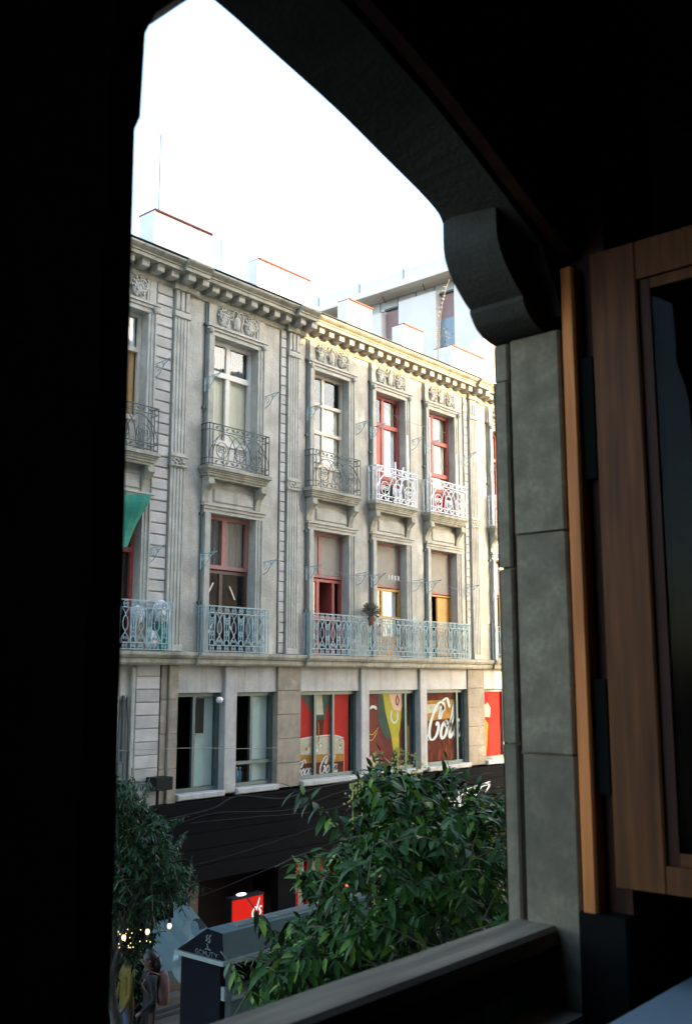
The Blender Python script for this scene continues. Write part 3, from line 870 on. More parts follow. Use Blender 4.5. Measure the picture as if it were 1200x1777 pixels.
def word(txt, x, z, u, y, m, parent, wmin=.10, wmax=.26, shear=.25, rise=0.0, name='lettering', clip=None):
    lines = []; cx = 0
    for ch in txt:
        for ln in GLY[ch]:
            L2 = [(x + (cx + p[0] + shear * p[1]) * u, z + (p[1] + rise * (cx + p[0])) * u) for p in ln]
            if clip is None or all(clip[0] < q[0] < clip[1] for q in L2): lines.append(L2)
        cx += ADV[ch]
    return strokes(lines, y, m, name, parent, wmin * u, wmax * u)

# first poster: bottle pouring into a glass
PY = SY + .075
s3 = shop(15.252, 17.168, [15.84, 16.42], [], [['g', 'g', 'g']])
flat([(15.3, -2.0), (17.0, -2.0), (17.0, -.3), (15.3, -.3)], PY, 'red_print', 'poster', s3)
flat([(15.45, -.31), (16.6, -.31), (16.3, -.62), (16.15, -1.0), (15.98, -1.0), (15.75, -.65)], PY - .003, 'darkgreen_print', 'poster_figure', s3)
flat([(15.95, -.31), (16.12, -.31), (16.18, -.75), (15.95, -.75)], PY - .006, 'foam_print', 'poster_figure', s3)
flat([(15.94, -.85), (16.2, -.85), (16.14, -1.42), (15.98, -1.42)], PY - .006, 'brown_print', 'poster_bottle', s3)
flat([(15.3, -2.0), (16.85, -2.0), (16.85, -1.32), (16.7, -1.22), (15.4, -1.22), (15.3, -1.28)], PY - .009, 'foam_print', 'poster_glass', s3)
flat([(15.3, -2.0), (16.83, -2.0), (16.83, -1.60), (15.3, -1.55)], PY - .012, 'amber_print', 'poster_glass', s3)
flat([(15.3, -2.0), (16.82, -2.0), (16.82, -1.76), (15.3, -1.72)], PY - .015, 'brown_print', 'poster_glass', s3)
strokes([[(15.32, -1.24), (15.9, -1.20), (16.5, -1.20), (16.83, -1.27)]], PY - .0165, 'white_print', 'poster_glass', s3, .03, .03)
for q in range(26):
    cx_, cz_ = random.uniform(15.36, 16.78), random.uniform(-1.52, -1.27); r_ = random.uniform(.02, .06)
    flat([(cx_ + r_ * math.cos(t), cz_ + r_ * .8 * math.sin(t)) for t in np.linspace(0, 5.6, 7)], PY - .0135 - .00004 * q, ('white_print', 'amber_print', 'foam_print')[q % 3], 'poster_foam', s3)
strokes([[(16.0, -.88), (16.02, -1.1), (16.01, -1.38)]], PY - .0165, 'amber_print', 'poster_bottle', s3, .02, .03)
word('Coca', 15.30, -1.97, .135, PY - .019, 'white_print', s3); word('Cola', 16.02, -1.97, .165, PY - .019, 'white_print', s3, clip=(15.9, 16.78))
# second poster: two faces
s4 = shop(17.452, 19.348, [18.98], [], [['g', 'g']])
flat([(17.5, -2.0), (18.98, -2.0), (18.98, -.3), (17.5, -.3)], PY, 'maroon_print', 'poster', s4)
flat([(17.5, -.55), (17.72, -.42), (18.0, -.48), (18.08, -.95), (17.92, -1.12), (18.2, -1.4), (18.25, -2.0), (17.5, -2.0)], PY - .003, 'skin_dark_print', 'poster_figure', s4)
flat([(17.5, -1.05), (17.66, -.95), (17.72, -1.2), (17.5, -1.35)], PY - .006, 'darkgreen_print', 'poster_figure', s4)
strokes([[(17.74, -.66), (17.82, -.62), (17.92, -.63), (17.98, -.68)]], PY - .009, 'white_print', 'poster_figure', s4, .06, .07)
strokes([[(17.62, -1.15), (17.82, -1.24), (18.05, -1.08)], [(17.6, -1.28), (17.8, -1.36), (18.02, -1.16)]], PY - .009, 'gold_print', 'poster_figure', s4, .015, .02)
flat([(18.05, -.31), (18.25, -.31), (18.36, -.9), (18.5, -1.3), (18.38, -1.38), (18.2, -1.22), (18.05, -.95)], PY - .006, 'darkgreen_print', 'poster_figure', s4)
flat([(18.2, -.31), (18.97, -.31), (18.9, -.9), (18.8, -1.25), (18.82, -1.75), (18.7, -1.95), (18.58, -1.65), (18.5, -1.25), (18.3, -.75)], PY - .009, 'yellow_print', 'poster_figure', s4)
flat([(18.42, -.31), (18.97, -.31), (18.97, -.6), (18.85, -.74), (18.6, -.7), (18.5, -.5)], PY - .012, 'skin_pale_print', 'poster_figure', s4)
strokes([[(18.74, -.36), (18.8, -.5), (18.74, -.6), (18.69, -.5), (18.74, -.36)]], PY - .015, 'maroon_print', 'poster_figure', s4, .03, .04)
strokes([[(18.52, -.72), (18.5, -.9), (18.62, -1.0), (18.74, -.92), (18.74, -.74)]], PY - .015, 'white_print', 'poster_figure', s4, .035, .04)
flat([(17.7, -1.75), (17.95, -1.62), (18.05, -1.8), (17.95, -2.0), (17.75, -2.0)], PY - .009, 'skin_pale_print', 'poster_figure', s4)
# third poster: the drink with big lettering
s5 = shop(19.622, 21.398, [21.10], [], [['g', 'g']])
flat([(19.65, -2.0), (21.1, -2.0), (21.1, -.3), (19.65, -.3)], PY, 'brown_print', 'poster', s5)
flat([(19.65, -.52), (21.1, -.5), (21.1, -.95), (19.65, -1.02)], PY - .003, 'amber_print', 'poster_glass', s5)
flat([(19.65, -.62), (20.2, -.60), (20.55, -.66), (20.3, -.80), (19.65, -.84)], PY - .006, 'foam_print', 'poster_glass', s5)
word('aCola', 19.50, -1.47, .42, PY - .012, 'white_print', s5, .10, .26, .22, .03, clip=(19.36, 21.6))
for q in range(22):
    cx_, cz_ = random.uniform(19.75, 21.0), random.uniform(-1.95, -1.0); r_ = random.uniform(.03, .10)
    flat([(cx_ + r_ * .5 * math.cos(t), cz_ + r_ * 1.6 * math.sin(t)) for t in np.linspace(0, 5.6, 7)], PY - .0065 - .00004 * q, ('rust_print', 'maroon_print', 'skin_dark_print')[q % 3], 'poster_glass', s5)
flat([(19.66, -1.30), (19.82, -1.34), (19.98, -1.46), (19.66, -1.42)], PY - .012, 'white_print', 'lettering', s5)
# fourth poster at the far end
s6 = shop(22.152, 24.2, [23.25], [], [['g', 'g']])
flat([(22.2, -2.0), (23.2, -2.0), (23.2, -.3), (22.2, -.3)], PY, 'red_print', 'poster', s6)
flat([(22.3, -1.95), (22.42, -1.4), (22.34, -1.2), (22.5, -1.05), (22.62, -1.15), (22.58, -1.5), (22.5, -1.95)], PY - .004, 'orange_print', 'poster_figure', s6)
flat([(22.34, -.72), (22.6, -.6), (22.74, -.75), (22.7, -.98), (22.45, -.98)], PY - .004, 'skin_pale_print', 'poster_figure', s6)

# ------------------------------------------------------------------ ground floor: black fascia, shopfronts
nb = 5
for k in range(nb):
    h = (3.60 - 2.18) / nb
    part(MB().bbox(8.6, BX1, FY - .20 + .004 * (k % 2), FY + .1, -3.60 + k * h + .004, -3.60 + (k + 1) * h - .004, .006), 'fascia_board', M['black_board'])
part(MB().box(8.6, 12.55, FY - .1, FY + .1, GZ, -3.61), 'shopfront_wall', M['brown_wood'])
for xa, xb in ((14.6, 15.1), (16.9, 17.4), (20, 20.6)): part(MB().box(xa, xb, FY - .1, FY + .1, GZ, -3.61), 'shopfront_pier', M['black_board'])
part(MB().box(12.55, 14.6, FY + .6, FY + .7, GZ, -3.61), 'doorway_back', M['dark'])
sf = part(MB().box(15.1, 16.9, FY + .5, FY + .55, GZ, -3.61), 'shop_interior', M['shop_lit'])
for x in (15.14, 15.47, 15.86, 16.25, 16.6): MB().bbox(x, x + .09, FY - .05, FY + .04, GZ, -3.62, .01).build('red_post', M['red_print'], sf)
MB().bbox(15.1, 16.9, FY - .03, FY + .03, GZ, -4.65, .01).build('red_panel', M['red_print'], sf)
nz = MB()
for k in range(5): nz.ball((16.57, FY - .16, -4.06 - .11 * k), (.05, .03, .045), 8, 5)
nz.build('neon_letters', M['neon'], sf, True)
sf2 = part(MB().box(17.4, 20.0, FY + .5, FY + .55, GZ, -3.61), 'shop_interior', M['shop_lit'])
part(MB().box(20.6, BX1, FY + .5, FY + .55, GZ, -3.61), 'doorway_back', M['dark'])

# ------------------------------------------------------------------ rooftop walls, parts of the old building
for x0, x1, d, zt in ((11.98, 13.54, .48, 9.52), (14.94, 16.68, .34, 9.45), (18.09, 19.05, .34, 9.42), (20.35, 21.23, .36, 9.40), (22.61, 24.33, .60, 9.39), (24.34, 26.2, .5, 10.1)):
    o = part(MB().box(x0, x1, 15.5, 15.5 + d, 7.75, zt), 'roof_wall', M['plaster'])
    if x1 < 24.33 or x0 < 24:
        MB().bbox(x0 + (.04 if x0 > 12 else .0), x1 + .02, 15.46, 15.5 + d + .03, zt, zt + .045, .01).build('coping', M['brickred'], o)
part(MB().box(BX0, BX1, FY + .35, FY + .5, 7.75, 7.93), 'roof_kerb', M['stone_moss'])

# ------------------------------------------------------------------ modern building behind
RB = thing('modern_building', 'pale modern building with recessed windows and a roof beam behind the old roofline', 'building', loc=(27, 16, GZ))
_ro = Vector((27, 16, GZ))
def rpart(mb, name, m, parent=None):
    o = mb.build(name, M[m], parent or RB)
    if parent is None: o.location = -_ro
    return o
RX = 27.0
rpart(MB().box(RX + .5, 40, 16, 34, GZ, 13.7), 'core', 'rear_wall')
for y0, y1, dz in ((16.0, 18.35, 0), (19.12, 20.75, .0), (21.55, 23.2, -.2), (23.9, 27.5, 0), (28.2, 33.9, 0)):
    rpart(MB().box(RX, RX + .499, y0, y1, GZ, 13.35 + dz), 'wall_panel', 'rear_wall')
for y0, y1 in ((18.35, 19.12), (20.75, 21.55), (23.2, 23.9), (27.5, 28.2)):
    w = rpart(MB().box(RX + .30, RX + .36, y0 + .01, y1 - .01, 6, 13.3), 'window', 'rear_pink')
    rpart(MB().box(RX + .27, RX + .299, y0 + .03, y1 - .25 if y0 > 20 else y1 - .03, 11.1, 12.35), 'pane', 'rear_blue', w)
    rpart(MB().box(RX + .2, RX + .3, y0 + .01, y1 - .01, 13.25, 13.32), 'head', 'iron_dark', w)
for i, y in enumerate(np.arange(16.2, 33, .82)):
    rpart(MB().box(RX + .42, RX + .48, y, y + .76, 13.36, 13.72), 'pane', 'rear_pale')
for y in (17.9, 19.9, 21.7, 23.4, 26): rpart(MB().tube([(RX + .45, y, 13.70), (RX - .35, y - .5, 13.55)], .02, 4), 'stay_rod', 'brickred')
rpart(MB().box(RX - .02, 40, 15.8, 34.2, 13.74, 14.15), 'roof_beam', 'rear_beam')
rpart(MB().box(RX - .45, RX - .02, 15.8, 34.2, 13.70, 13.80), 'roof_beam', 'rear_beam')
for y in np.arange(16.4, 34, 2.05):
    rpart(MB().box(RX + .02, RX + .06, y + .06, y + 1.98, 14.16, 14.52), 'parapet_panel', 'rear_pale')
    rpart(MB().box(RX, RX + .08, y - .03, y + .05, 14.16, 14.55), 'parapet_post', 'rear_blue')

# ------------------------------------------------------------------ aerials and roof plant
def aerial(name, label, x, y, z0, h, arms, m='iron_dark', r=.012, group=None):
    t = thing(name, label, 'antenna', group, (x, y, z0))
    MB().tube([(0, 0, 0), (.01, 0, h * .5), (0, 0, h)], r, 5).build('mast', M[m], t)
    for i, (dz, a, l) in enumerate(arms):
        v = Vector((math.cos(a), math.sin(a) * .3, math.sin(a)))
        MB().tube([Vector((0, 0, h + dz)) - v * .04, Vector((0, 0, h + dz)) + v * l], r * .6, 4).build('rod', M[m], t)
    return t
aerial('roof_aerial', 'thin television aerial with splayed rods on the roof, beside the left window edge', 13.25, 17, 7.75, 4.55, [(0, R(160), .8), (.02, R(125), .75), (-.03, R(205), .6), (.05, R(20), .1)])
aerial('roof_aerial', 'faint bent aerial on the roof between the two leftmost rooftop walls', 15.6, 17.5, 7.75, 3.0, [(0, R(60), .25), (-.1, R(140), .2), (.05, R(20), .3)])
aerial('roof_aerial', 'far mast with red top on the roof of the modern building', 31, 26, 14.15, 2.6, [(-1.2, R(10), .3), (-1.4, R(170), .4), (-1.6, R(30), .5)], r=.03)
aerial('roof_aerial', 'thin tall far mast right of the red topped one', 32, 25, 14.15, 3.4, [(-2.0, R(20), .3), (-1.8, R(160), .2)], r=.02)
pl = thing('roof_plant', 'dry flower stalk with a tuft of leaves growing from the cornice roof', 'plant', loc=(21.7, 15.25, 7.9))
pts = cr([(-.1, 0, 0), (-.08, 0, 1.0), (.04, 0, 1.9), (.20, 0, 2.6), (.52, 0, 3.3)], 5)
MB().tube([Vector(p) for p in pts], [.02 - .012 * i / len(pts) for i in range(len(pts))], 5).build('stalk', M['leaf_dry'], pl)
mb = MB()
for i in range(70):
    c = Vector((.24 + random.gauss(0, .13), random.gauss(0, .08), 1.62 + random.gauss(0, .12)))
    d = Vector((random.gauss(0, 1), random.gauss(0, 1), random.gauss(0, .6))).normalized()
    e = d.orthogonal().normalized()
    mb.quad(c, c + d * .05 + e * .02, c + d * .11, c + d * .05 - e * .02)
for i in range(16):
    c = Vector(pts[11 + i % 8]) + Vector((random.gauss(0, .03), random.gauss(0, .03), 0))
    mb.quad(c, c + Vector((-.04, 0, .02)), c + Vector((-.09, 0, .0)), c + Vector((-.04, 0, -.03)))
mb.build('foliage', M['leaf_dry'], pl)

# ------------------------------------------------------------------ things on the balconies
mb = MB()
n, m_ = 12, 10
P = [[None] * (m_ + 1) for _ in range(n + 1)]
for i in range(n + 1):
    for j in range(m_ + 1):
        u, v = i / n, j / m_
        xr = 11.10 - .42 * v ** 1.3
        x = 9.6 + (xr - 9.6) * u
        z = 3.30 - .95 * v - .06 * math.sin(u * 3) + .05 * math.sin(v * 5)
        P[i][j] = (x, FY - .16 - .05 * math.sin(u * 14 + v * 3) - .04 * math.sin(v * 7), z)
for i in range(n):
    for j in range(m_): mb.quad(P[i][j], P[i + 1][j], P[i + 1][j + 1], P[i][j + 1])
tag(mb.build('green_cloth', M['green_cloth'], None, True), 'green cloth hung like an awning over the leftmost lower window', 'cloth')

def bag(name, x, y, z, r, label, m='white_bag', sx=1.0, seed=0):
    rnd = random.Random(seed)
    mb = MB(); seg, rings = 14, 9
    n = len(mb.v)
    ph = [rnd.uniform(0, 6) for _ in range(4)]
    for i in range(rings + 1):
        th = math.pi * i / rings
        for k in range(seg):
            a = 2 * math.pi * k / seg
            w = 1 + .10 * math.sin(a * 3 + ph[0]) * math.sin(th * 3 + ph[1]) + .07 * math.sin(a * 5 + ph[2] + th * 4)
            if th < .5: w *= .75
            mb.v.append((r * sx * w * math.sin(th) * math.cos(a), r * .6 * w * math.sin(th) * math.sin(a), r * 1.15 * math.cos(th) + r * 1.15))
    for i in range(rings):
        for k in range(seg):
            j = (k + 1) % seg
            mb.f.append((i * seg + k, (i + 1) * seg + k, (i + 1) * seg + j, i * seg + j)); mb.m.append(0)
    o = mb.build(name, M[m], None, True, (x, y, z))
    return tag(o, label, 'bag')
bag('plastic_bag', 11.25, FY - .11, .512, .16, 'long white plastic bag lying low behind the leftmost blue railing', sx=1.5, seed=1)
bag('plastic_bag', 11.50, FY - .11, .98, .19, 'round white plastic bag rising above the leftmost blue railing', seed=2)
bag('plastic_bag', 10.98, FY - .11, .95, .15, 'small white bag behind the leftmost blue railing, beside the red window', seed=3)
tag(MB().box(11.36, 11.62, FY - .19, FY - .04, .51, .975).build('crate', M['green_cloth']), 'dark green crate under the round white bag behind the leftmost railing', 'crate')
tag(MB().box(10.86, 11.10, FY - .19, FY - .04, .51, .945).build('crate', M['stone_warm']), 'brown box under the small white bag behind the leftmost railing', 'box')

pp = thing('potted_plant', 'bushy dry potted plant hooked over the long blue railing', 'plant', loc=(17.34, FY - .23, 1.14))
MB().lathe((0, 0, .06), [(0, 0), (.06, 0), (.08, .14), (.09, .14), (.09, .17), (.075, .17), (.07, .14), (0, .13)], 12).build('pot', M['terracotta'], pp)
mb = MB()
for i in range(900):
    d = Vector((random.gauss(0, 1), random.gauss(0, .7), random.gauss(.35, .8))).normalized()
    c = Vector((-.02, 0, .34)) + d * random.uniform(.03, .20)
    e = d.cross(Vector((random.random(), random.random(), random.random()))).normalized()
    mb.quad(c, c + d * .022 + e * .010, c + d * .045, c + d * .022 - e * .010)
mb.build('foliage', M['leaf_dry'], pp)['kind'] = 'stuff'

for x, y, z, h, lab, tilt in ((18.98, FY - .05, 4.07, 1.82, 'long white tube leaning beside the left red window', .0), (21.07, FY - .05, 4.07, 1.70, 'long white tube standing right of the right red window', .0), (19.86, FY - .09, 4.07, 2.45, 'thin white tube standing left of the right red window', -.0)):
    r = .028 if x > 18.97 and x != 19.86 else .018
    tag(MB().tube([(0, 0, 0), (.01, .01, h)], r, 8).build('white_tube', M['white_tube'], None, True, (x, y, z)), lab, 'tube')
for k, (dx, tx) in enumerate(((.0, -.03), (.06, .16))):
    tag(MB().tube([(0, 0, 0), (tx, 0, 1.02 - .08 * k)], .022, 6).build('white_stick', M['white_tube'], None, False, (18.35 + dx * 2, FY - .18, 4.07)), ['short white stick standing upright behind the left white railing', 'short white stick leaning right behind the left white railing'][k], 'stick')
mb = MB().lathe((0, 0, 0), [(0, 0), (.10, 0), (.13, .25), (.10, .42), (.05, .5), (0, .52)], 12)
tag(mb.build('red_bundle', M['red_print'], None, True, (20.28, FY - .14, 4.07)), 'red bundle behind the right white railing', 'bundle')
mb = MB().lathe((0, 0, 0), [(0, 0), (.14, 0), (.13, .3), (.09, .42), (0, .44)], 12)
tag(mb.build('dark_bucket', M['black'], None, True, (18.1, FY - .14, 4.07)), 'dark bucket behind the left white railing', 'bucket')
for k in range(4):
    b_ = thing('water_bottle', ['leftmost', 'second', 'third', 'rightmost'][k] + ' of the four blue water bottles on the shop window sill', 'bottle', 'blue bottles on the shop sill', (13.58 + k * .085, SY + .15, -1.97))
    MB().lathe((0, 0, 0), [(0, 0), (.034, 0), (.036, .14), (.03, .19), (.012, .23), (.012, .25)], 10).build('body', M['bottle_blue'], b_, True)
    MB().lathe((0, 0, .25), [(.014, 0), (.014, .025), (0, .026)], 8).build('cap', M['white_tube'], b_)
tag(MB().bbox(-.19, .19, -.28, 0, -.11, .11, .012).build('speaker_box', M['black'], None, False, (11.50, FY - .075, -1.80)), 'black box mounted on the wall above the left tree', 'box')
tag(MB().tube([(0, 0, 0), (.0, 0, .55)], .03, 6).build('bracket_pole', M['black'], None, False, (11.50, FY - .16, -2.45)), 'short dark pole under the black wall box', 'pole')

# cables slung along the facade
def cable(pts, r, label, m='black'):
    P_ = [Vector(p) for p in cr(pts, 8)]
    return tag(MB().tube(P_, r, 5).build('cable', M[m], None, True), label, 'cable', 'cables slung along the facade')
cable([(11.6, 14.1, -2.42), (12.6, 14.05, -2.32), (13.3, 14.1, -2.16), (14.4, 14.05, -2.30), (15.4, 14.1, -2.2), (17.2, 14.1, -2.14), (19, 14.1, -2.24)], .016, 'thick dark cable sagging just under the shop window sills', 'black')
cable([(11.4, 14.05, -2.6), (12.6, 14.0, -2.40), (14.6, 14.0, -2.52), (16.2, 14.0, -2.3), (18, 14.0, -2.2)], .010, 'thin grey cable drooping across the top of the black fascia', 'black')
cable([(11.9, 13.95, -2.5), (13.5, 13.95, -2.55), (15.5, 13.95, -2.62), (17.5, 13.95, -2.45), (21.8, 13.95, -2.3)], .008, 'thin grey cable lying along the black fascia, second from its top', 'black')
cable([(10.5, 13.9, -3.25), (12.4, 13.9, -3.2), (14.5, 13.9, -3.0), (17, 13.9, -2.7)], .007, 'thin cable rising to the right over the middle of the black fascia', 'black')
cable([(10.4, 13.9, -3.9), (12.3, 13.9, -3.75), (14.8, 13.9, -3.4), (17, 13.9, -3.1)], .007, 'thin cable rising to the right along the lower edge of the black fascia', 'black')
cable([(10.2, 14.1, -1.18), (12.0, 14.1, -1.22), (13.4, 14.1, -1.30), (14.6, 14.1, -1.34)], .006, 'thin pale wire crossing the two leftmost shop windows', 'grey_board')
cable([(15.4, 14.02, 2.33), (16.4, 14.02, 2.24), (17.5, 14.02, 2.30), (18.6, 14.02, 2.22), (19.66, 14.02, 2.30), (20.6, 14.02, 2.2), (21.4, 14.02, 2.3)], .006, 'thin pale wire strung between the iron arms above the long railing', 'grey_board')
cable([(17.6, 14.2, 6.5), (18.3, 14.2, 6.22), (19.2, 14.2, 6.18), (20.4, 14.2, 6.2)], .006, 'thin pale wire drooping across the red windows', 'grey_board')
pg = MB()
t = None
for k in range(4):
    tag(MB().box(-.009, .009, -.01, .01, -.055, .045).build('clothes_peg', M['white_tube'], None, False, (17.80 + .115 * k, 14.02, 2.295)), ['leftmost', 'second', 'third', 'rightmost'][k] + ' of the four pale pegs clipped on the wire above the long railing', 'peg', 'pegs on the wire')
for b0, (xs_, zs_) in (('', ((), ())),): pass

# ------------------------------------------------------------------ kiosk on the street
KX, KY0, KY1 = 8.42, 9.12, 9.95
KL = 11.4
K = thing('street_kiosk', 'low street kiosk with a sloped grey metal roof and dark end panel', 'kiosk', loc=(KX, KY0, GZ))
_ko = Vector((KX, KY0, GZ))
def kpart(mb, name, m, parent=None, smooth=False):
    o = mb.build(name, M[m], parent or K, smooth)
    if parent is None: o.location = -_ko
    return o
ez = -3.30
kpart(MB().box(KX + .02, KX + .10, KY0 + .08, KY1 - .05, GZ, ez - .005), 'end_panel', 'kiosk_dark')
kpart(MB().box(KX + .1, KL, KY1 - .13, KY1 - .05, GZ, ez - .005), 'back_panel', 'kiosk_dark')
kpart(MB().box(KL - .08, KL, KY0 + .08, KY1 - .14, GZ, ez - .005), 'end_panel', 'kiosk_dark')
kpart(MB().box(KX + .1, KX + .18, KY0 + .06, KY0 + .13, GZ, ez - .005), 'post', 'metal_green')
kpart(MB().box(KX + .18, KL - .09, KY0 + .10, KY0 + .14, GZ, -3.74), 'counter_panel', 'kiosk_roof')
kpart(MB().box(KX + .18, KL - .09, KY0 + .05, KY0 + .40, -3.735, -3.69), 'counter', 'kiosk_edge')
kpart(MB().box(KX + .03, KX + .06, KY0 + .02, KY0 + .075, -3.70, -3.55), 'notice', 'kiosk_edge')
kpart(MB().box(KX - .04, KL + .04, KY0 - .03, KY0 + .05, ez, ez + .05).box(KX - .04, KX + .04, KY0 + .051, KY1 + .02, ez, ez + .05).box(KX + .041, KL + .04, KY1 - .06, KY1 + .02, ez, ez + .05), 'eave', 'kiosk_edge')
tz = -2.95
ym, yn = KY0 + .03, KY0 + .30
rf = MB()
rf.quad((KX, KY0, ez + .051), (KL, KY0, ez + .051), (KL, ym, tz), (KX, ym, tz))
rf.quad((KX, ym, tz), (KL, ym, tz), (KL, yn, tz + .02), (KX, yn, tz + .02))
rf.quad((KX, yn, tz + .02), (KL, yn, tz + .02), (KL, KY1, ez + .051), (KX, KY1, ez + .051))
rf.quad((KX, KY0, ez + .051), (KX, KY1, ez + .051), (KL, KY1, ez + .051), (KL, KY0, ez + .051))
kpart(rf, 'roof', 'kiosk_roof')
gb = MB().prism([(KY0 + .002, ez + .052), (ym + .002, tz - .002), (yn - .002, tz + .016), (KY1 - .004, ez + .052)], 'x', KX - .008, KX - .001)
gable = kpart(gb, 'gable_panel', 'kiosk_dark')
for k in range(3):
    kpart(MB().box(KX + .3, KL - .1, yn - .20 + k * .05, yn - .18 + k * .05, tz + .0, tz + .03), 'roof_rib', 'kiosk_edge')
# emblem and lettering on the gable, drawn as thin strokes
def gstroke(lines, w):
    mb = MB()
    for ln in lines:
        P_ = cr(ln, 5)
        for i in range(len(P_) - 1):
            p, q = P_[i], P_[i + 1]; d = q - p; n = np.array([-d[1], d[0]]) / (np.linalg.norm(d) + 1e-9) * w
            mb.quad((KX - .012, *(p + n)), (KX - .012, *(q + n)), (KX - .012, *(q - n)), (KX - .012, *(p - n)))
    o = mb.build('emblem', M['metal_green'], gable)
yc = KY0 + .27
gstroke([[(yc, -3.0), (yc + .03, -3.02), (yc + .01, -3.05), (yc + .04, -3.07)], [(yc - .05, -2.99), (yc - .02, -3.03), (yc - .04, -3.07), (yc, -3.08)],
         [(yc + .02, -3.10), (yc, -3.14), (yc + .03, -3.16)], [(yc + .05, -3.165), (yc, -3.155), (yc - .05, -3.165)]], .008)
G2 = {'G': [[(1, .85), (.5, 1), (0, .5), (.5, 0), (1, .2), (1, .5), (.6, .5)]], 'C': [[(1, .85), (.5, 1), (0, .5), (.5, 0), (1, .15)]], 'D': [[(0, 0), (0, 1)], [(0, 1), (.8, .8), (.9, .3), (0, 0)]],
      'M': [[(0, 0), (.1, 1)], [(.1, 1), (.5, .3)], [(.5, .3), (.9, 1)], [(.9, 1), (1, 0)]], 'Y': [[(0, 1), (.5, .5), (.5, 0)], [(1, 1), (.5, .5)]], 'U': [[(0, 1), (0, .3), (.5, 0), (1, .3), (1, 1)]], 'T': [[(0, 1), (1, 1)], [(.5, 1), (.5, 0)]]}
tx = 0
for ch in 'GCMUTY':
    gstroke([[(KY0 + .49 - (tx + p[0] * .05), -3.235 + p[1] * .05) for p in ln] for ln in G2[ch]], .004)
    tx += .068

# ------------------------------------------------------------------ awning, ribbon, signs
aw = MB()
n = 10
for i in range(n):
    u0, u1 = i / n, (i + 1) / n
    def A(u, v):
        x = 10.2 + 1.85 * u; y = 14.18 - 1.30 * v; z = -3.72 - .78 * v - .03 * math.sin(v * 3.1) + .012 * math.sin(u * 30)
        return (x, y, z)
    for j in range(6): aw.quad(A(u0, j / 6), A(u1, j / 6), A(u1, (j + 1) / 6), A(u0, (j + 1) / 6))
AW = thing('shop_awning', 'pale teal canvas awning sloping from the shopfront beside the kiosk', 'awning', loc=(11, FY, GZ))
_ao = Vector((11, FY, GZ))
o = aw.build('canvas', M['awning'], AW, True); o.location = -_ao
o = MB().box(10.2, 12.05, 12.86, 12.9, -4.66, -4.505).build('valance', M['awning'], AW); o.location = -_ao
for x in (10.25, 12.0):
    o = MB().tube([(x, 12.9, -4.52), (x, 14.2, -4.45)], .015, 5).build('arm', M['metal_green'], AW); o.location = -_ao
rb = MB()
pts = cr([at(352, 1612, 13.6), at(345, 1598, 13.5), at(331, 1597, 13.3), at(323, 1607, 13.2), at(327, 1620, 13.0), at(332, 1628, 12.9), at(322, 1641, 12.7), at(309, 1654, 12.4), at(305, 1662, 12.2), at(306, 1680, 12.2), at(318, 1700, 12.2), at(331, 1714, 12.2)], 6)
wd = Vector((.62, -.6, .3)).normalized()
for i in range(len(pts) - 1):
    w0 = .05 * (1 - .3 * math.sin(i * .3)); 
    p, q = Vector(pts[i]), Vector(pts[i + 1])
    rb.quad(p - wd * w0, q - wd * w0, q + wd * w0, p + wd * w0)
tag(rb.build('curled_ribbon', M['ribbon'], None, True), 'pale curled ribbon hanging in front of the teal awning, touching the kiosk eave', 'ribbon')

rs = thing('red_sign', 'small lit red box sign with white script over the dark doorway', 'sign', loc=(13.54, FY - .28, -4.24))
MB().bbox(-.40, .40, -.08, .08, -.26, .24, .01).build('sign_box', M['sign_red'], rs)
MB().box(-.42, .42, -.09, .09, .241, .28).build('sign_top', M['black'], rs)
MB().box(-.43, -.405, -.09, .09, -.27, .24).build('sign_edge', M['black'], rs)
MB().tube([(-.3, .09, .1), (-.3, .28, .1)], .02, 5).build('arm', M['black'], rs)
MB().ball((-.10, .0, .30), (.12, .07, .025), 10, 5).build('sign_lamp', M['lamp_white'], rs, True)
word('ds', .08, -.12, .16, -.085, 'sign_white', rs, .10, .22, name='lettering')

ms = thing('script_sign', 'dark sign with white brush lettering half hidden by the right tree', 'sign', loc=(21.2, FY - .22, -2.85))
MB().box(-.95, .95, -.02, 0, -.30, .28).build('sign_board', M['black_board'], ms)
word('Murrk', -.80, -.22, .27, -.025, 'white_print', ms, .10, .24, .2, .03)
strokes([[(-.95, .16), (-.2, .2), (.5, .26), (.85, .30)], [(.2, .02), (.45, .2), (.8, .22), (.6, .05)], [(-.5, .05), (-.3, .12), (-.1, .06)]], -.025, 'white_print', 'lettering', ms, .035, .07)
MB().box(-1.02, -.99, -.04, -.01, -.5, .2).build('sign_edge', M['white_print'], ms)

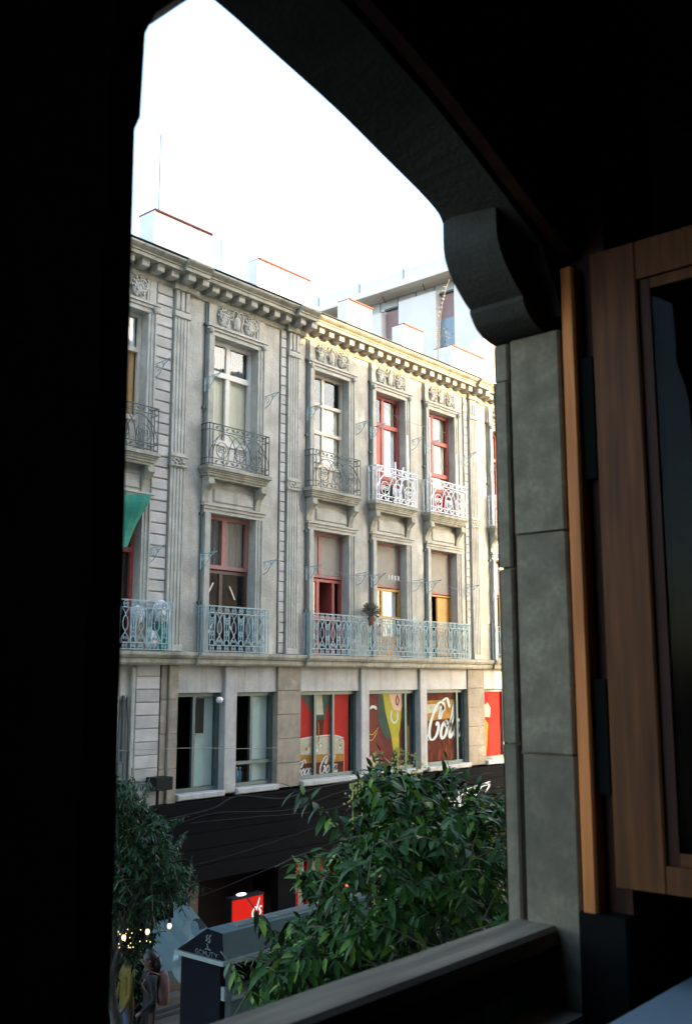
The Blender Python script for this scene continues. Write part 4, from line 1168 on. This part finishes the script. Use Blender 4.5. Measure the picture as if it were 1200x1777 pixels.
# ------------------------------------------------------------------ foliage tools
LEAF = [(0, 0, 0), (.30, .17, .02), (.34, 0, -.02), (.30, -.17, .02), (.68, .13, -.05), (.70, 0, -.09), (.68, -.13, -.05), (1, 0, -.20)]
LF = [(0, 2, 1), (0, 3, 2), (1, 2, 5, 4), (2, 3, 6, 5), (4, 5, 7), (5, 6, 7)]
LV = np.array(LEAF)
def leaf_frame(d, roll):
    d = d.normalized()
    s = d.cross(Vector((0, 0, 1)))
    if s.length < .05: s = Vector((1, 0, 0))
    s.normalize()
    n = s.cross(d)
    s2 = s * math.cos(roll) + n * math.sin(roll); n2 = n * math.cos(roll) - s * math.sin(roll)
    return d, s2, n2
class Leaves:
    def __init__(s): s.items = []
    def add(s, p, d, size, roll=0): s.items.append((Vector(p), Vector(d), size, roll))
    def mesh(s, name, m, items=None):
        items = items if items is not None else s.items
        V = np.empty((len(items) * 8, 3)); F_ = []
        for i, (p, d, sz, roll) in enumerate(items):
            d, a, b = leaf_frame(d, roll)
            A_ = np.array([d, a, b])
            V[i * 8:(i + 1) * 8] = np.array(p) + (LV @ A_) * sz
            F_ += [tuple(k + i * 8 for k in f) for f in LF]
        me = bpy.data.meshes.new(name); me.from_pydata(V.tolist(), [], F_); me.materials.append(m)
        for q in me.polygons: q.use_smooth = True
        return me

def grow_shoot(L, tw, base, tip, nleaf, size, rnd, droop=.5, start=.25, r0=.006, span=1.0):
    mid = (base + tip) / 2 + Vector((0, 0, .10 * (tip - base).length))
    P_ = [Vector(p) for p in cr([base, mid, tip], 5)]
    tw.tube(P_, [r0 * (1 - .75 * i / (len(P_) - 1)) for i in range(len(P_))], 4)
    ax = (tip - base).normalized()
    side = ax.cross(Vector((0, 0, 1)))
    if side.length < .1: side = Vector((1, 0, 0))
    side.normalize(); upv = side.cross(ax)
    for k in range(nleaf):
        t = start + (1 - start) * (k // 2 * 2 + 1) / nleaf
        f = t * (len(P_) - 1); i = min(int(f), len(P_) - 2)
        p = P_[i].lerp(P_[i + 1], f - i)
        s = 1 if k % 2 else -1
        a = rnd.uniform(-.5, .5) + (k // 2 % 2) * 1.2
        out = side * s * math.cos(a) + upv * s * math.sin(a)
        d = out + ax * rnd.uniform(.3, .8) + Vector((0, 0, -droop * rnd.uniform(.4, 1.4)))
        L.add(p, d, size * rnd.uniform(.65, 1.15) * (1 - .25 * t), rnd.uniform(-.6, .6))
    L.add(P_[-1], ax + Vector((0, 0, -.2)), size * .7, 0)

def inside(px, py, poly):
    c = False; j = len(poly) - 1
    for i in range(len(poly)):
        xi, yi = poly[i]; xj, yj = poly[j]
        if (yi > py) != (yj > py) and px < (xj - xi) * (py - yi) / (yj - yi) + xi: c = not c
        j = i
    return c

# ------------------------------------------------------------------ tree in front of the window
def make_tree(name, label, base, lean, crown_pts, leafm, size, nleaf, shoot, rnd, singles, spread, droop, extra=(), panicles=(), trunk_r=.11, newm=None):
    t = thing(name, label, 'tree', loc=base)
    bo = Vector(base)
    trunk = MB(); top = Vector(lean)
    P_ = [Vector(p) for p in cr([bo, bo.lerp(top, .4) + Vector((.1, -.05, 0)), bo.lerp(top, .75) + Vector((-.06, .04, 0)), top], 5)]
    trunk.tube(P_, [trunk_r * (1 - .55 * i / (len(P_) - 1)) for i in range(len(P_))], 9)
    o = trunk.build('trunk', M['bark'], t, True); o.location = -bo
    # limbs to cluster centres
    cen = [Vector(c) for c in crown_pts[::max(1, len(crown_pts) // 14)]]
    for c in cen:
        s = P_[rnd.randint(len(P_) * 2 // 3, len(P_) - 1)]
        lm = MB(); m_ = s.lerp(c, .5) + Vector((0, 0, .12))
        Q = [Vector(p) for p in cr([s, m_, c], 5)]
        lm.tube(Q, [.032 * (1 - .75 * i / (len(Q) - 1)) for i in range(len(Q))], 6)
        o = lm.build('limb', M['bark'], t, True); o.location = -bo
    L = Leaves(); tw = MB()
    cc = sum((Vector(c) for c in crown_pts), Vector()) / len(crown_pts)
    for c in crown_pts:
        c = Vector(c)
        d = (c - cc); d.z *= .6
        d = d.normalized() * .6 + Vector((rnd.gauss(0, .6), rnd.gauss(0, .6), rnd.gauss(.25, .45)))
        l = shoot * rnd.uniform(.6, 1.2)
        grow_shoot(L, tw, c - d.normalized() * l, c, nleaf, size, rnd, droop)
    for b0, b1, n_, sz in extra: grow_shoot(L, tw, Vector(b0), Vector(b1), n_, sz, rnd, .9, .12, .009)
    o = tw.build('twigs', M['twig'], t); o.location = -bo; o['kind'] = 'stuff'
    its = L.items
    key = sorted(range(len(its)), key=lambda i: its[i][0].length + (0 if singles else 0))
    ns = min(singles, len(key)); near = set(key[:ns])
    me = None
    if ns:
        one = Leaves(); one.add((0, 0, 0), (1, 0, 0), 1.0, 0)
        me = one.mesh('leaf', leafm)
        for i in key[:ns]:
            p, d, sz, roll = its[i]
            d, a, b = leaf_frame(d, roll)
            q = inst('leaf', me, t)
            mw = Matrix((d * sz, a * sz, b * sz)).transposed().to_4x4()
            mw.translation = p - bo
            q.matrix_local = mw
    rest = [its[i] for i in range(len(its)) if i not in near]
    if newm is not None:
        rnd.shuffle(rest); k_ = int(len(rest) * .16)
        o = inst('young_leaves', L.mesh('young_leaves', newm, rest[:k_]), t, -bo); o['kind'] = 'stuff'; rest = rest[k_:]
    o = inst('crown', L.mesh('crown', leafm, rest), t, -bo); o['kind'] = 'stuff'
    for p0, h in panicles:
        mb = MB(); p0 = Vector(p0)
        for i in range(34):
            v = i / 34
            q = p0 + Vector((rnd.gauss(0, .035 * (1.2 - v)), rnd.gauss(0, .035 * (1.2 - v)), h * v))
            mb.ball(q, .0075, 5, 3)
        mb.tube([p0 - Vector((0, 0, .15)), p0 + Vector((0, 0, h))], .004, 4)
        o = mb.build('flower_panicle', M['flower'], t); o.location = -bo
    return t

rnd = random.Random(11)
poly = [(596, 1392), (622, 1350), (650, 1322), (690, 1330), (735, 1345), (800, 1335), (850, 1375), (905, 1365), (905, 1800), (425, 1800), (440, 1735), (470, 1665), (500, 1612), (540, 1590), (580, 1582), (560, 1545), (520, 1560), (508, 1520), (525, 1490), (575, 1470), (625, 1420)]
pts = []
while len(pts) < 640:
    px, py = rnd.uniform(425, 905), rnd.uniform(1320, 1800)
    if not inside(px, py, poly): continue
    if 535 < px < 635 and 1515 < py < 1582 and rnd.random() < .93: continue
    if 775 < px < 860 and 1355 < py < 1405 and rnd.random() < .75: continue
    d = rnd.uniform(5.6, 8.6)
    if py < 1420: d = rnd.uniform(6.3, 8.4)
    pts.append(at(px, py, d))
near_d = 6.6
extra = [(at(600, 1455, near_d), at(510, 1370, near_d), 24, .17), (at(620, 1500, near_d), at(505, 1500, near_d), 14, .12), (at(560, 1600, near_d), at(516, 1512, near_d), 14, .12),
         (at(690, 1400, 7), at(660, 1305, 7), 12, .12), (at(560, 1660, near_d), at(495, 1595, near_d), 16, .12), (at(790, 1390, 7.2), at(775, 1318, 7.2), 10, .12),
         (at(520, 1700, 6), at(425, 1660, 6), 14, .12), (at(700, 1420, 6.8), at(612, 1385, 6.8), 14, .125)]
pan = [(at(612, 1400, 6.9), .16), (at(652, 1350, 7.1), .18), (at(628, 1385, 7.0), .14), (at(705, 1350, 7.4), .2), (at(690, 1340, 7.3), .18), (at(650, 1600, 6.6), .14), (at(722, 1345, 7.4), .16)]
make_tree('street_tree', 'leafy green tree close below the window, hiding the right shopfronts', (5.9, 4.45, GZ), (5.75, 4.4, -2.6), pts, M['leaf'], .15, 17, .45, rnd, 300, 1.0, .75, extra, pan, .12, M['leaf_new'])

rnd = random.Random(23)
poly = [(170, 1362), (215, 1352), (245, 1372), (262, 1400), (290, 1425), (305, 1462), (322, 1500), (342, 1530), (325, 1560), (295, 1580), (262, 1590), (230, 1592), (170, 1600)]
pts = []
while len(pts) < 560:
    px, py = rnd.uniform(165, 345), rnd.uniform(1350, 1600)
    if not inside(px, py, poly): continue
    pts.append(at(px, py, rnd.uniform(12.2, 14.0)))
for k in range(70): pts.append(at(rnd.uniform(165, 248), rnd.uniform(1590, 1672), rnd.uniform(12.4, 13.4)))
make_tree('street_tree', 'small leaved dark tree at the left, in front of the stone block pier', (8.1, 10.9, GZ), (8.15, 10.7, -3.2), pts, M['leaf_far'], .125, 18, .42, rnd, 120, 1.0, .85, (), (), .09)

# ------------------------------------------------------------------ planted screen with string lights
rnd = random.Random(3)
hx0, hx1, hy0, hy1, hz = 8.2, 10.15, 12.5, 13.1, -3.50
H = thing('planted_screen', 'dark ivy covered screen with fairy lights at the left edge of the street', 'hedge', loc=((hx0 + hx1) / 2, hy0, GZ))
_ho = Vector(((hx0 + hx1) / 2, hy0, GZ))
o = MB().box(hx0 + .1, hx1 - .1, hy0 + .1, hy1 - .1, GZ, hz - .1).build('frame', M['black_board'], H); o.location = -_ho
L = Leaves()
for i in range(4200):
    f = rnd.random()
    if f < .55: p = Vector((rnd.uniform(hx0, hx1), hy0 + rnd.gauss(.05, .05), rnd.uniform(GZ + .1, hz)))
    elif f < .75: p = Vector((hx0 + rnd.gauss(.05, .05), rnd.uniform(hy0, hy1), rnd.uniform(GZ + .1, hz)))
    elif f < .85: p = Vector((hx1 - rnd.gauss(.05, .05), rnd.uniform(hy0, hy1), rnd.uniform(GZ + .1, hz)))
    else: p = Vector((rnd.uniform(hx0, hx1), rnd.uniform(hy0, hy1), hz + rnd.gauss(-.05, .06)))
    L.add(p, Vector((rnd.gauss(0, .5), -rnd.random(), rnd.gauss(-.5, .4))), rnd.uniform(.07, .13), rnd.uniform(-1, 1))
o = inst('foliage', L.mesh('foliage', M['leaf_far']), H, -_ho); o['kind'] = 'stuff'
for k in range(22):
    p = at(rnd.uniform(205, 268), rnd.uniform(1612, 1648), 12.15)
    o = MB().ball((0, 0, 0), .007, 6, 4).build('fairy_light', M['bulb_small'], H, True, p - _ho)
SLN = [(at(215, 1627, 12.1)), (at(256, 1617, 12.1)), (at(294, 1607, 12.1))]
for k, p in enumerate(SLN):
    t = thing('hanging_bulb', ['glowing bulb hanging lowest and leftmost over the planted screen', 'brightest glowing bulb hanging over the planted screen', 'glowing bulb hanging alone in front of the teal awning'][k], 'light bulb', 'hanging bulbs', p)
    MB().ball((0, 0, 0), (.026, .026, .036), 10, 7).build('bulb', M['bulb'], t, True)
    MB().lathe((0, 0, .035), [(.02, 0), (.022, .05), (.012, .07), (0, .07)], 8).build('socket', M['black'], t)
    MB().tube([(0, 0, .10), (0, 0, .35)], .005, 4).build('cord', M['black'], t)
cable([SLN[0] + Vector((-.8, 0, .45)), SLN[0] + Vector((0, 0, .35)), SLN[1] + Vector((0, 0, .35)), SLN[2] + Vector((0, 0, .35)), Vector((10.3, 13.8, -2.75))], .006, 'thin dark cord carrying the glowing bulbs under the left tree', 'black')
hs = thing('hanging_board', 'small dark board hanging under the left tree in front of the awning', 'sign', loc=at(284, 1580, 13.4))
MB().bbox(-.16, .16, -.02, .02, -.12, .12, .008).build('board', M['kiosk_dark'], hs)
MB().tube([(-.12, 0, .12), (-.12, 0, .5)], .005, 4).tube([(.12, 0, .12), (.12, 0, .5)], .005, 4).build('cord', M['black'], hs)

# ------------------------------------------------------------------ people
def person(loc, face, h, label, mats, arms, bag_m=None):
    """mats: (top, legs); one continuous skinned body"""
    k = h / 1.7
    J = {'pel': (0, 0, .95), 'wst': (0, 0, 1.08), 'chs': (0, .01, 1.30), 'nck': (0, .0, 1.46), 'hd0': (0, .02, 1.54), 'hd1': (0, .025, 1.64), 'hd2': (0, .02, 1.70)}
    rad = {'pel': (.15, .11), 'wst': (.125, .09), 'chs': (.16, .105), 'nck': (.055, .055), 'hd0': (.07, .085), 'hd1': (.08, .095), 'hd2': (.05, .06)}
    E_ = [('pel', 'wst'), ('wst', 'chs'), ('chs', 'nck'), ('nck', 'hd0'), ('hd0', 'hd1'), ('hd1', 'hd2')]
    for s, n in ((-1, 'l'), (1, 'r')):
        st_ = .10 * s
        J[n + 'hip'] = (.09 * s, 0, .90); J[n + 'kne'] = (.10 * s, .05 + st_ * .6, .50); J[n + 'ank'] = (.10 * s, -.02 + st_ * 1.2, .09); J[n + 'toe'] = (.105 * s, .12 + st_ * 1.2, .045)
        J[n + 'sho'] = (.185 * s, 0, 1.39); J[n + 'elb'] = (.235 * s, arms[0] * .12, 1.12); J[n + 'wri'] = (.20 * s, .10 + arms[1] * .15, .92 + arms[1] * .12); J[n + 'hnd'] = (.19 * s, .15 + arms[1] * .2, .86 + arms[1] * .14)
        for a_, r_ in (('hip', .085), ('kne', .058), ('ank', .040), ('toe', .034), ('sho', .058), ('elb', .042), ('wri', .028), ('hnd', .034)): rad[n + a_] = (r_, r_)
        E_ += [('pel', n + 'hip'), (n + 'hip', n + 'kne'), (n + 'kne', n + 'ank'), (n + 'ank', n + 'toe'), ('chs', n + 'sho'), (n + 'sho', n + 'elb'), (n + 'elb', n + 'wri'), (n + 'wri', n + 'hnd')]
    ks = list(J)
    me = bpy.data.meshes.new('sk'); me.from_pydata([tuple(c * k for c in J[q]) for q in ks], [(ks.index(a), ks.index(b)) for a, b in E_], [])
    ob = bpy.data.objects.new('sk', me); COL.objects.link(ob)
    sk = ob.modifiers.new('s', 'SKIN')
    for i, q in enumerate(ks):
        me.skin_vertices[0].data[i].radius = tuple(r * k for r in rad[q]); me.skin_vertices[0].data[i].use_root = (q == 'pel')
    sb = ob.modifiers.new('u', 'SUBSURF'); sb.levels = 2
    dg = bpy.context.evaluated_depsgraph_get()
    m2 = bpy.data.meshes.new_from_object(ob.evaluated_get(dg)); m2.name = 'body'
    bpy.data.objects.remove(ob)
    m2.materials.clear()
    for q in (mats[0], mats[1], M['skin'], M['hair']): m2.materials.append(q)
    for p in m2.polygons:
        c = p.center / k; p.use_smooth = True
        p.material_index = 3 if c.z > 1.655 or (c.z > 1.5 and c.y < .0) else 2 if c.z > 1.47 or (abs(c.x) > .15 and c.z < .97 and c.z > .7) else 0 if c.z > .93 else 1
    t = thing('person', label, 'person', loc=loc)
    t.rotation_euler = (0, 0, face)
    inst('body', m2, t)
    hr = MB().ball((0, -.012 * k, 1.625 * k), (.092 * k, .105 * k, .10 * k), 14, 9)
    hr.tube([(0, -.08 * k, 1.62 * k), (0, -.11 * k, 1.50 * k), (0, -.10 * k, 1.38 * k)], [.07 * k, .06 * k, .02 * k], 8)
    hr.build('hair', M['hair'], t, True)
    MB().ball((0, .105 * k, 1.585 * k), (.014 * k, .02 * k, .022 * k), 6, 4).build('nose', M['skin'], t, True)
    for s in (-1, 1): MB().ball((s * .085 * k, .02 * k, 1.585 * k), (.012 * k, .02 * k, .03 * k), 6, 4).build('ear', M['skin'], t, True)
    if bag_m:
        bp = MB()
        n = 12
        for i, z in enumerate((.98, 1.0, 1.12, 1.28, 1.40, 1.43)):
            r_ = (.02, .13, .15, .145, .11, .02)[i]
            for a_ in range(n):
                w = 2 * math.pi * a_ / n
                cx_ = math.copysign(abs(math.cos(w)) ** .6, math.cos(w)); sy_ = math.copysign(abs(math.sin(w)) ** .6, math.sin(w))
                bp.v.append((r_ * cx_ * k, (-.19 + r_ * .55 * sy_) * k, z * k))
        for i in range(5):
            for a_ in range(n):
                b_ = (a_ + 1) % n
                bp.f.append((i * n + a_, i * n + b_, (i + 1) * n + b_, (i + 1) * n + a_)); bp.m.append(0)
        for s in (-1, 1): bp.tube([(s * .09 * k, -.13 * k, 1.40 * k), (s * .10 * k, .02 * k, 1.46 * k), (s * .11 * k, .12 * k, 1.30 * k), (s * .12 * k, -.08 * k, 1.05 * k)], .016 * k, 5)
        bo = bp.build('backpack', M[bag_m], None, True)
        bo.parent = None
        bo.location = loc; bo.rotation_euler = (0, 0, face)
        tag(bo, 'pink backpack worn by the walker at the lower left', 'backpack')
    return t
person((9.35, 11.62, GZ), R(60), 1.66, 'person in dark clothes walking away, carrying a pink backpack', (M['dark_top'], M['black']), (-.3, .3), 'pink_pack')
person((9.22, 11.95, GZ), R(70), 1.70, 'person in a yellow top and blue jeans walking at the lower left', (M['yellow_top'], M['jeans']), (.2, .1))

# ------------------------------------------------------------------ the window we look out of
WO, WI = 1.565, 1.335            # outer and inner face of the stone
XJ = 2.50
OUT = [(1.05, 1.56), (1.368, 1.529), (1.546, 1.498), (1.779, 1.456), (1.97, 1.409), (2.14, 1.367), (2.224, 1.338), (2.252, 1.312)]
INN = [(1.05, 1.60), (1.30, 1.565), (1.546, 1.515), (1.70, 1.478), (1.879, 1.432), (2.08, 1.362), (2.286, 1.285), (2.42, 1.235)]
FX0, FX1, TALL_X = -25.0, 27.2, 19.75
TALL, MID = 17.0, 11.72
W = MB()
# facade of our own building around the opening
W.box(FX0, .30, WI + .002, WO, GZ, 2.2); W.box(XJ + .35, TALL_X, WI + .002, WO, GZ, 2.2)
W.box(.30, XJ + .35, WI + .002, WO - .02, GZ, -.86)
W.box(FX0, TALL_X, WI + .002, WO, 2.2, TALL); W.box(TALL_X, FX1, WI + .002, WO, GZ, MID)
W.box(.30, .93, WI + .002, WO, -.86, 2.2)
wall = struct(W.build('wall_street_side', M['own_facade']))
ob_ = struct(MB().box(FX0, TALL_X, WO - 8, WI, TALL - .4, TALL - .02).box(TALL_X, FX1, WO - 8, WI, MID - .4, MID - .02).build('roof', M['own_facade']))
# room
rm = MB()
rm.box(-4.0, 5.0, -4.1, -4.0, -2.4, 2.1); rm.box(-4.1, -4.0, -4.1, WI, -2.4, 2.1); rm.box(4.9, 5.0, -4.0, WI, -2.4, 2.1)
room = struct(rm.build('wall_room', M['own_wall']))
struct(MB().box(-4.0, 5.0, -4.0, WI, -2.5, -2.4).build('floor', M['rail_dark']))
struct(MB().box(-4.0, 5.0, -4.0, WI, 2.1, 2.2).build('ceiling', M['own_wall']))

A = thing('stone_arch', 'dark stone window arch with scrolled corbel and block jamb framing the view', 'window surround', loc=(XJ, WO, -.86))
_wo = Vector((XJ, WO, -.86))
def apart(mb, name, m, smooth=False):
    o = mb.build(name, M[m], A, smooth); o.location = -_wo; return o
so = cr(OUT, 4); si = cr(INN, 4)
mb = MB()
for i in range(len(so) - 1):
    a, b, c, d = so[i], so[i + 1], si[i + 1], si[i]
    mb.quad((a[0], WO, a[1]), (b[0], WO, b[1]), (c[0], WI, c[1]), (d[0], WI, d[1]))
    mb.quad((a[0], WO, a[1]), (b[0], WO, b[1]), (b[0], WO, 2.2), (a[0], WO, 2.2))
    mb.quad((d[0], WI, d[1]), (c[0], WI, c[1]), (c[0], WI, 2.2), (d[0], WI, 2.2))
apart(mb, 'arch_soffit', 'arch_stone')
# right corbel
CB = cr([(2.252, 1.36), (2.252, 1.30), (2.256, 1.216), (2.292, 1.157), (2.345, 1.11), (2.385, 1.085)], 4) + cr([(2.385, 1.072), (2.405, 1.045), (2.428, 1.028), (2.47, 1.012), (2.53, 1.005)], 3)
cb = [tuple(p) for p in CB] + [(2.9, 1.005), (2.9, 1.36)]
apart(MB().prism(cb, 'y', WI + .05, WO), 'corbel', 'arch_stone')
CB2 = cr([(2.42, 1.236), (2.44, 1.18), (2.49, 1.12), (2.52, 1.05)], 4)
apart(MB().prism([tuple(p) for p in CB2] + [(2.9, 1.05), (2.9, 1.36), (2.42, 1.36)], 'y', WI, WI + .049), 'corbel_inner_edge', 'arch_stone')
# left pier and corbel, a dark silhouette
lp = [(1.00, -.86), (1.00, -.3), (.985, .955), (.996, .985), (1.0, 1.15), (1.02, 1.20), (1.062, 1.25), (1.12, 1.30), (1.12, 2.2), (.93, 2.2), (.93, -.86)]
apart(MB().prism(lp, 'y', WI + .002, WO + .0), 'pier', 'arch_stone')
# jamb stones
def jstone(x0, y0, y1, z0, z1, name='jamb_stone', cham=.0):
    mb = MB()
    b = .007
    prof = [(x0 + cham, y1 - b), (x0 + b, y1 - .03 if cham else y1 - b), (x0, (y1 - .06) if cham else y1 - 2 * b), (x0, y0 + b), (x0 + b, y0), (x0 + .4, y0), (x0 + .4, y1)]
    mb.prism(prof, 'z', z0 + .003, z1 - .003)
    return apart(mb, name, 'own_stone')
zj = [-.86, -.204, .414, 1.004]
for a, b in zip(zj, zj[1:]): jstone(XJ + random.uniform(-.004, .004), WI, 1.509, a, b)
zk = [-.86, -.18, .32, .885, 1.004]
for a, b in zip(zk, zk[1:]): jstone(XJ + random.uniform(-.003, .006), 1.512, WO + .002, a, b)
apart(MB().box(XJ + .014, XJ + .38, WI + .015, WO - .03, -.86, 1.0).box(XJ + .03, XJ + .38, WO - .029, WO - .002, -.86, 1.0), 'mortar', 'own_stone')

FW = thing('window_frame', 'orange brown wooden window frame against the stone jamb', 'window frame', loc=(XJ, 1.3, -.6))
_fo = Vector((XJ, 1.3, -.6))
def fpart(mb, name, m, smooth=False):
    o = mb.build(name, M[m], FW, smooth); o.location = -_fo; return o
fpart(MB().prism([(XJ - .012, 1.318), (XJ - .020, 1.312), (XJ - .020, 1.282), (XJ - .012, 1.276), (XJ + .06, 1.276), (XJ + .06, 1.318)], 'z', -.60, 1.175), 'upright', 'frame_wood')
fpart(MB().box(XJ + .03, XJ + .40, 1.20, 1.32, -.60, 2.1), 'backing_board', 'leaf_red')
sh = cr([(.93, 1.60), (1.2, 1.58), (1.546, 1.522), (1.70, 1.487), (1.879, 1.438), (2.08, 1.368), (2.286, 1.29), (2.56, 1.2)], 3)
hm = MB()
for i in range(len(sh) - 1):
    a, b = sh[i], sh[i + 1]
    n = len(hm.v)
    q = [(a[0], 1.318, a[1]), (b[0], 1.318, b[1]), (b[0], 1.282, b[1]), (a[0], 1.282, a[1])]
    hm.quad(*q); hm.quad((a[0], 1.282, a[1]), (b[0], 1.282, b[1]), (b[0], 1.282, b[1] + .04), (a[0], 1.282, a[1] + .04))
    hm.quad((a[0], 1.318, a[1]), (a[0], 1.318, a[1] + .04), (b[0], 1.318, b[1] + .04), (b[0], 1.318, b[1]))
fpart(hm, 'arched_head', 'leaf_red')
hb = MB()
for i in range(len(sh) - 1):
    a, b = sh[i], sh[i + 1]
    hb.quad((a[0], 1.30, a[1] + .03), (b[0], 1.30, b[1] + .03), (b[0], 1.30, 2.1), (a[0], 1.30, 2.1))
    hb.quad((a[0], 1.29, a[1] + .03), (b[0], 1.29, b[1] + .03), (b[0], 1.29, 2.1), (a[0], 1.29, 2.1))
fpart(hb, 'head_panel', 'rail_dark')

# open casement leaf, swung into the room
CL = thing('casement_leaf', 'open wooden casement leaf with dark glass at the right edge', 'window leaf', loc=(XJ + .02, 1.235, -.53))
_co = Vector((XJ + .02, 1.235, -.53))
def cpart(mb, name, m):
    o = mb.build(name, M[m], CL); o.location = -_co; return o
cx0, cx1 = XJ + .0, XJ + .045
cpart(MB().prism([(cx0 + .004, 1.232), (cx0, 1.226), (cx0, 1.10), (cx0 + .004, 1.094), (cx1, 1.094), (cx1, 1.232)], 'z', -.53, 1.20), 'stile', 'leaf_wood')
cpart(MB().box(cx0 + .012, cx1 - .006, 1.062, 1.0935, -.462, 1.09), 'glazing_bead', 'leaf_red')
cpart(MB().box(cx0 + .001, cx1, .40, 1.0935, -.53, -.463).box(cx0 + .012, cx1 - .006, .40, 1.061, -.462, -.43), 'bottom_rail', 'leaf_wood')
cpart(MB().box(cx0 + .001, cx1, .40, 1.0935, 1.091, 1.20).box(cx0 + .012, cx1 - .006, .40, 1.061, 1.06, 1.09), 'top_rail', 'leaf_wood')
cpart(MB().box(cx0 + .001, cx1, .30, .399, -.53, 1.20), 'stile', 'leaf_wood')
cpart(MB().box(cx0 + .02, cx0 + .025, .40, 1.061, -.43, 1.06), 'pane', 'glass_dim')
cpart(MB().box(XJ + .0, XJ + .02, 1.236, 1.272, .55, .9), 'hinge', 'hinge_iron'); cpart(MB().box(XJ + .0, XJ + .02, 1.236, 1.272, -.3, 0), 'hinge', 'hinge_iron')

# rail and panel below
RL = thing('window_rail', 'worn wooden rail with dark front running along the window sill', 'rail', loc=(1.8, 1.48, -.86))
_lo = Vector((1.8, 1.48, -.86))
o = MB().prism([(1.405, -.70), (1.405, -.663), (1.415, -.652), (1.53, -.652), (1.542, -.662), (1.542, -.70)], 'x', .95, XJ + .30).build('rail_top', M['rail_wood'], RL); o.location = -_lo
o = MB().prism([(1.42, -.78), (1.42, -.701), (1.53, -.701), (1.53, -.78)], 'x', .95, XJ + .30).build('rail_board', M['rail_dark'], RL); o.location = -_lo
for k in range(9):
    x0 = .96 + k * .19
    o = MB().bbox(x0, x0 + .186, 1.46, 1.52, -2.2, -.781, .006).build('plank', M['plank'], RL); o.location = -_lo
tag(MB().bbox(XJ - .02, XJ + .42, 1.19, 1.33, -2.4, -.601, .01).build('wall_post', M['hinge_iron']), 'dark wooden post under the open casement leaf', 'post')

TB = thing('table', 'pale blue table top cut by the lower right corner', 'table', loc=(2.8, .7, -2.4))
MB().bbox(-.75, .75, -.6, .395, 1.61, 1.65, .01).build('table_top', M['table'], TB)
for sx in (-.65, .65):
    for sy in (-.5, .3): MB().tube([(sx, sy, 0), (sx, sy, 1.61)], .025, 8).build('leg', M['leaf_red'], TB)

# ------------------------------------------------------------------ lift everything from eye height to street level
for o in list(COL.objects):
    if o.parent is None and o.type in ('MESH', 'EMPTY'):
        o.location.z += ZC
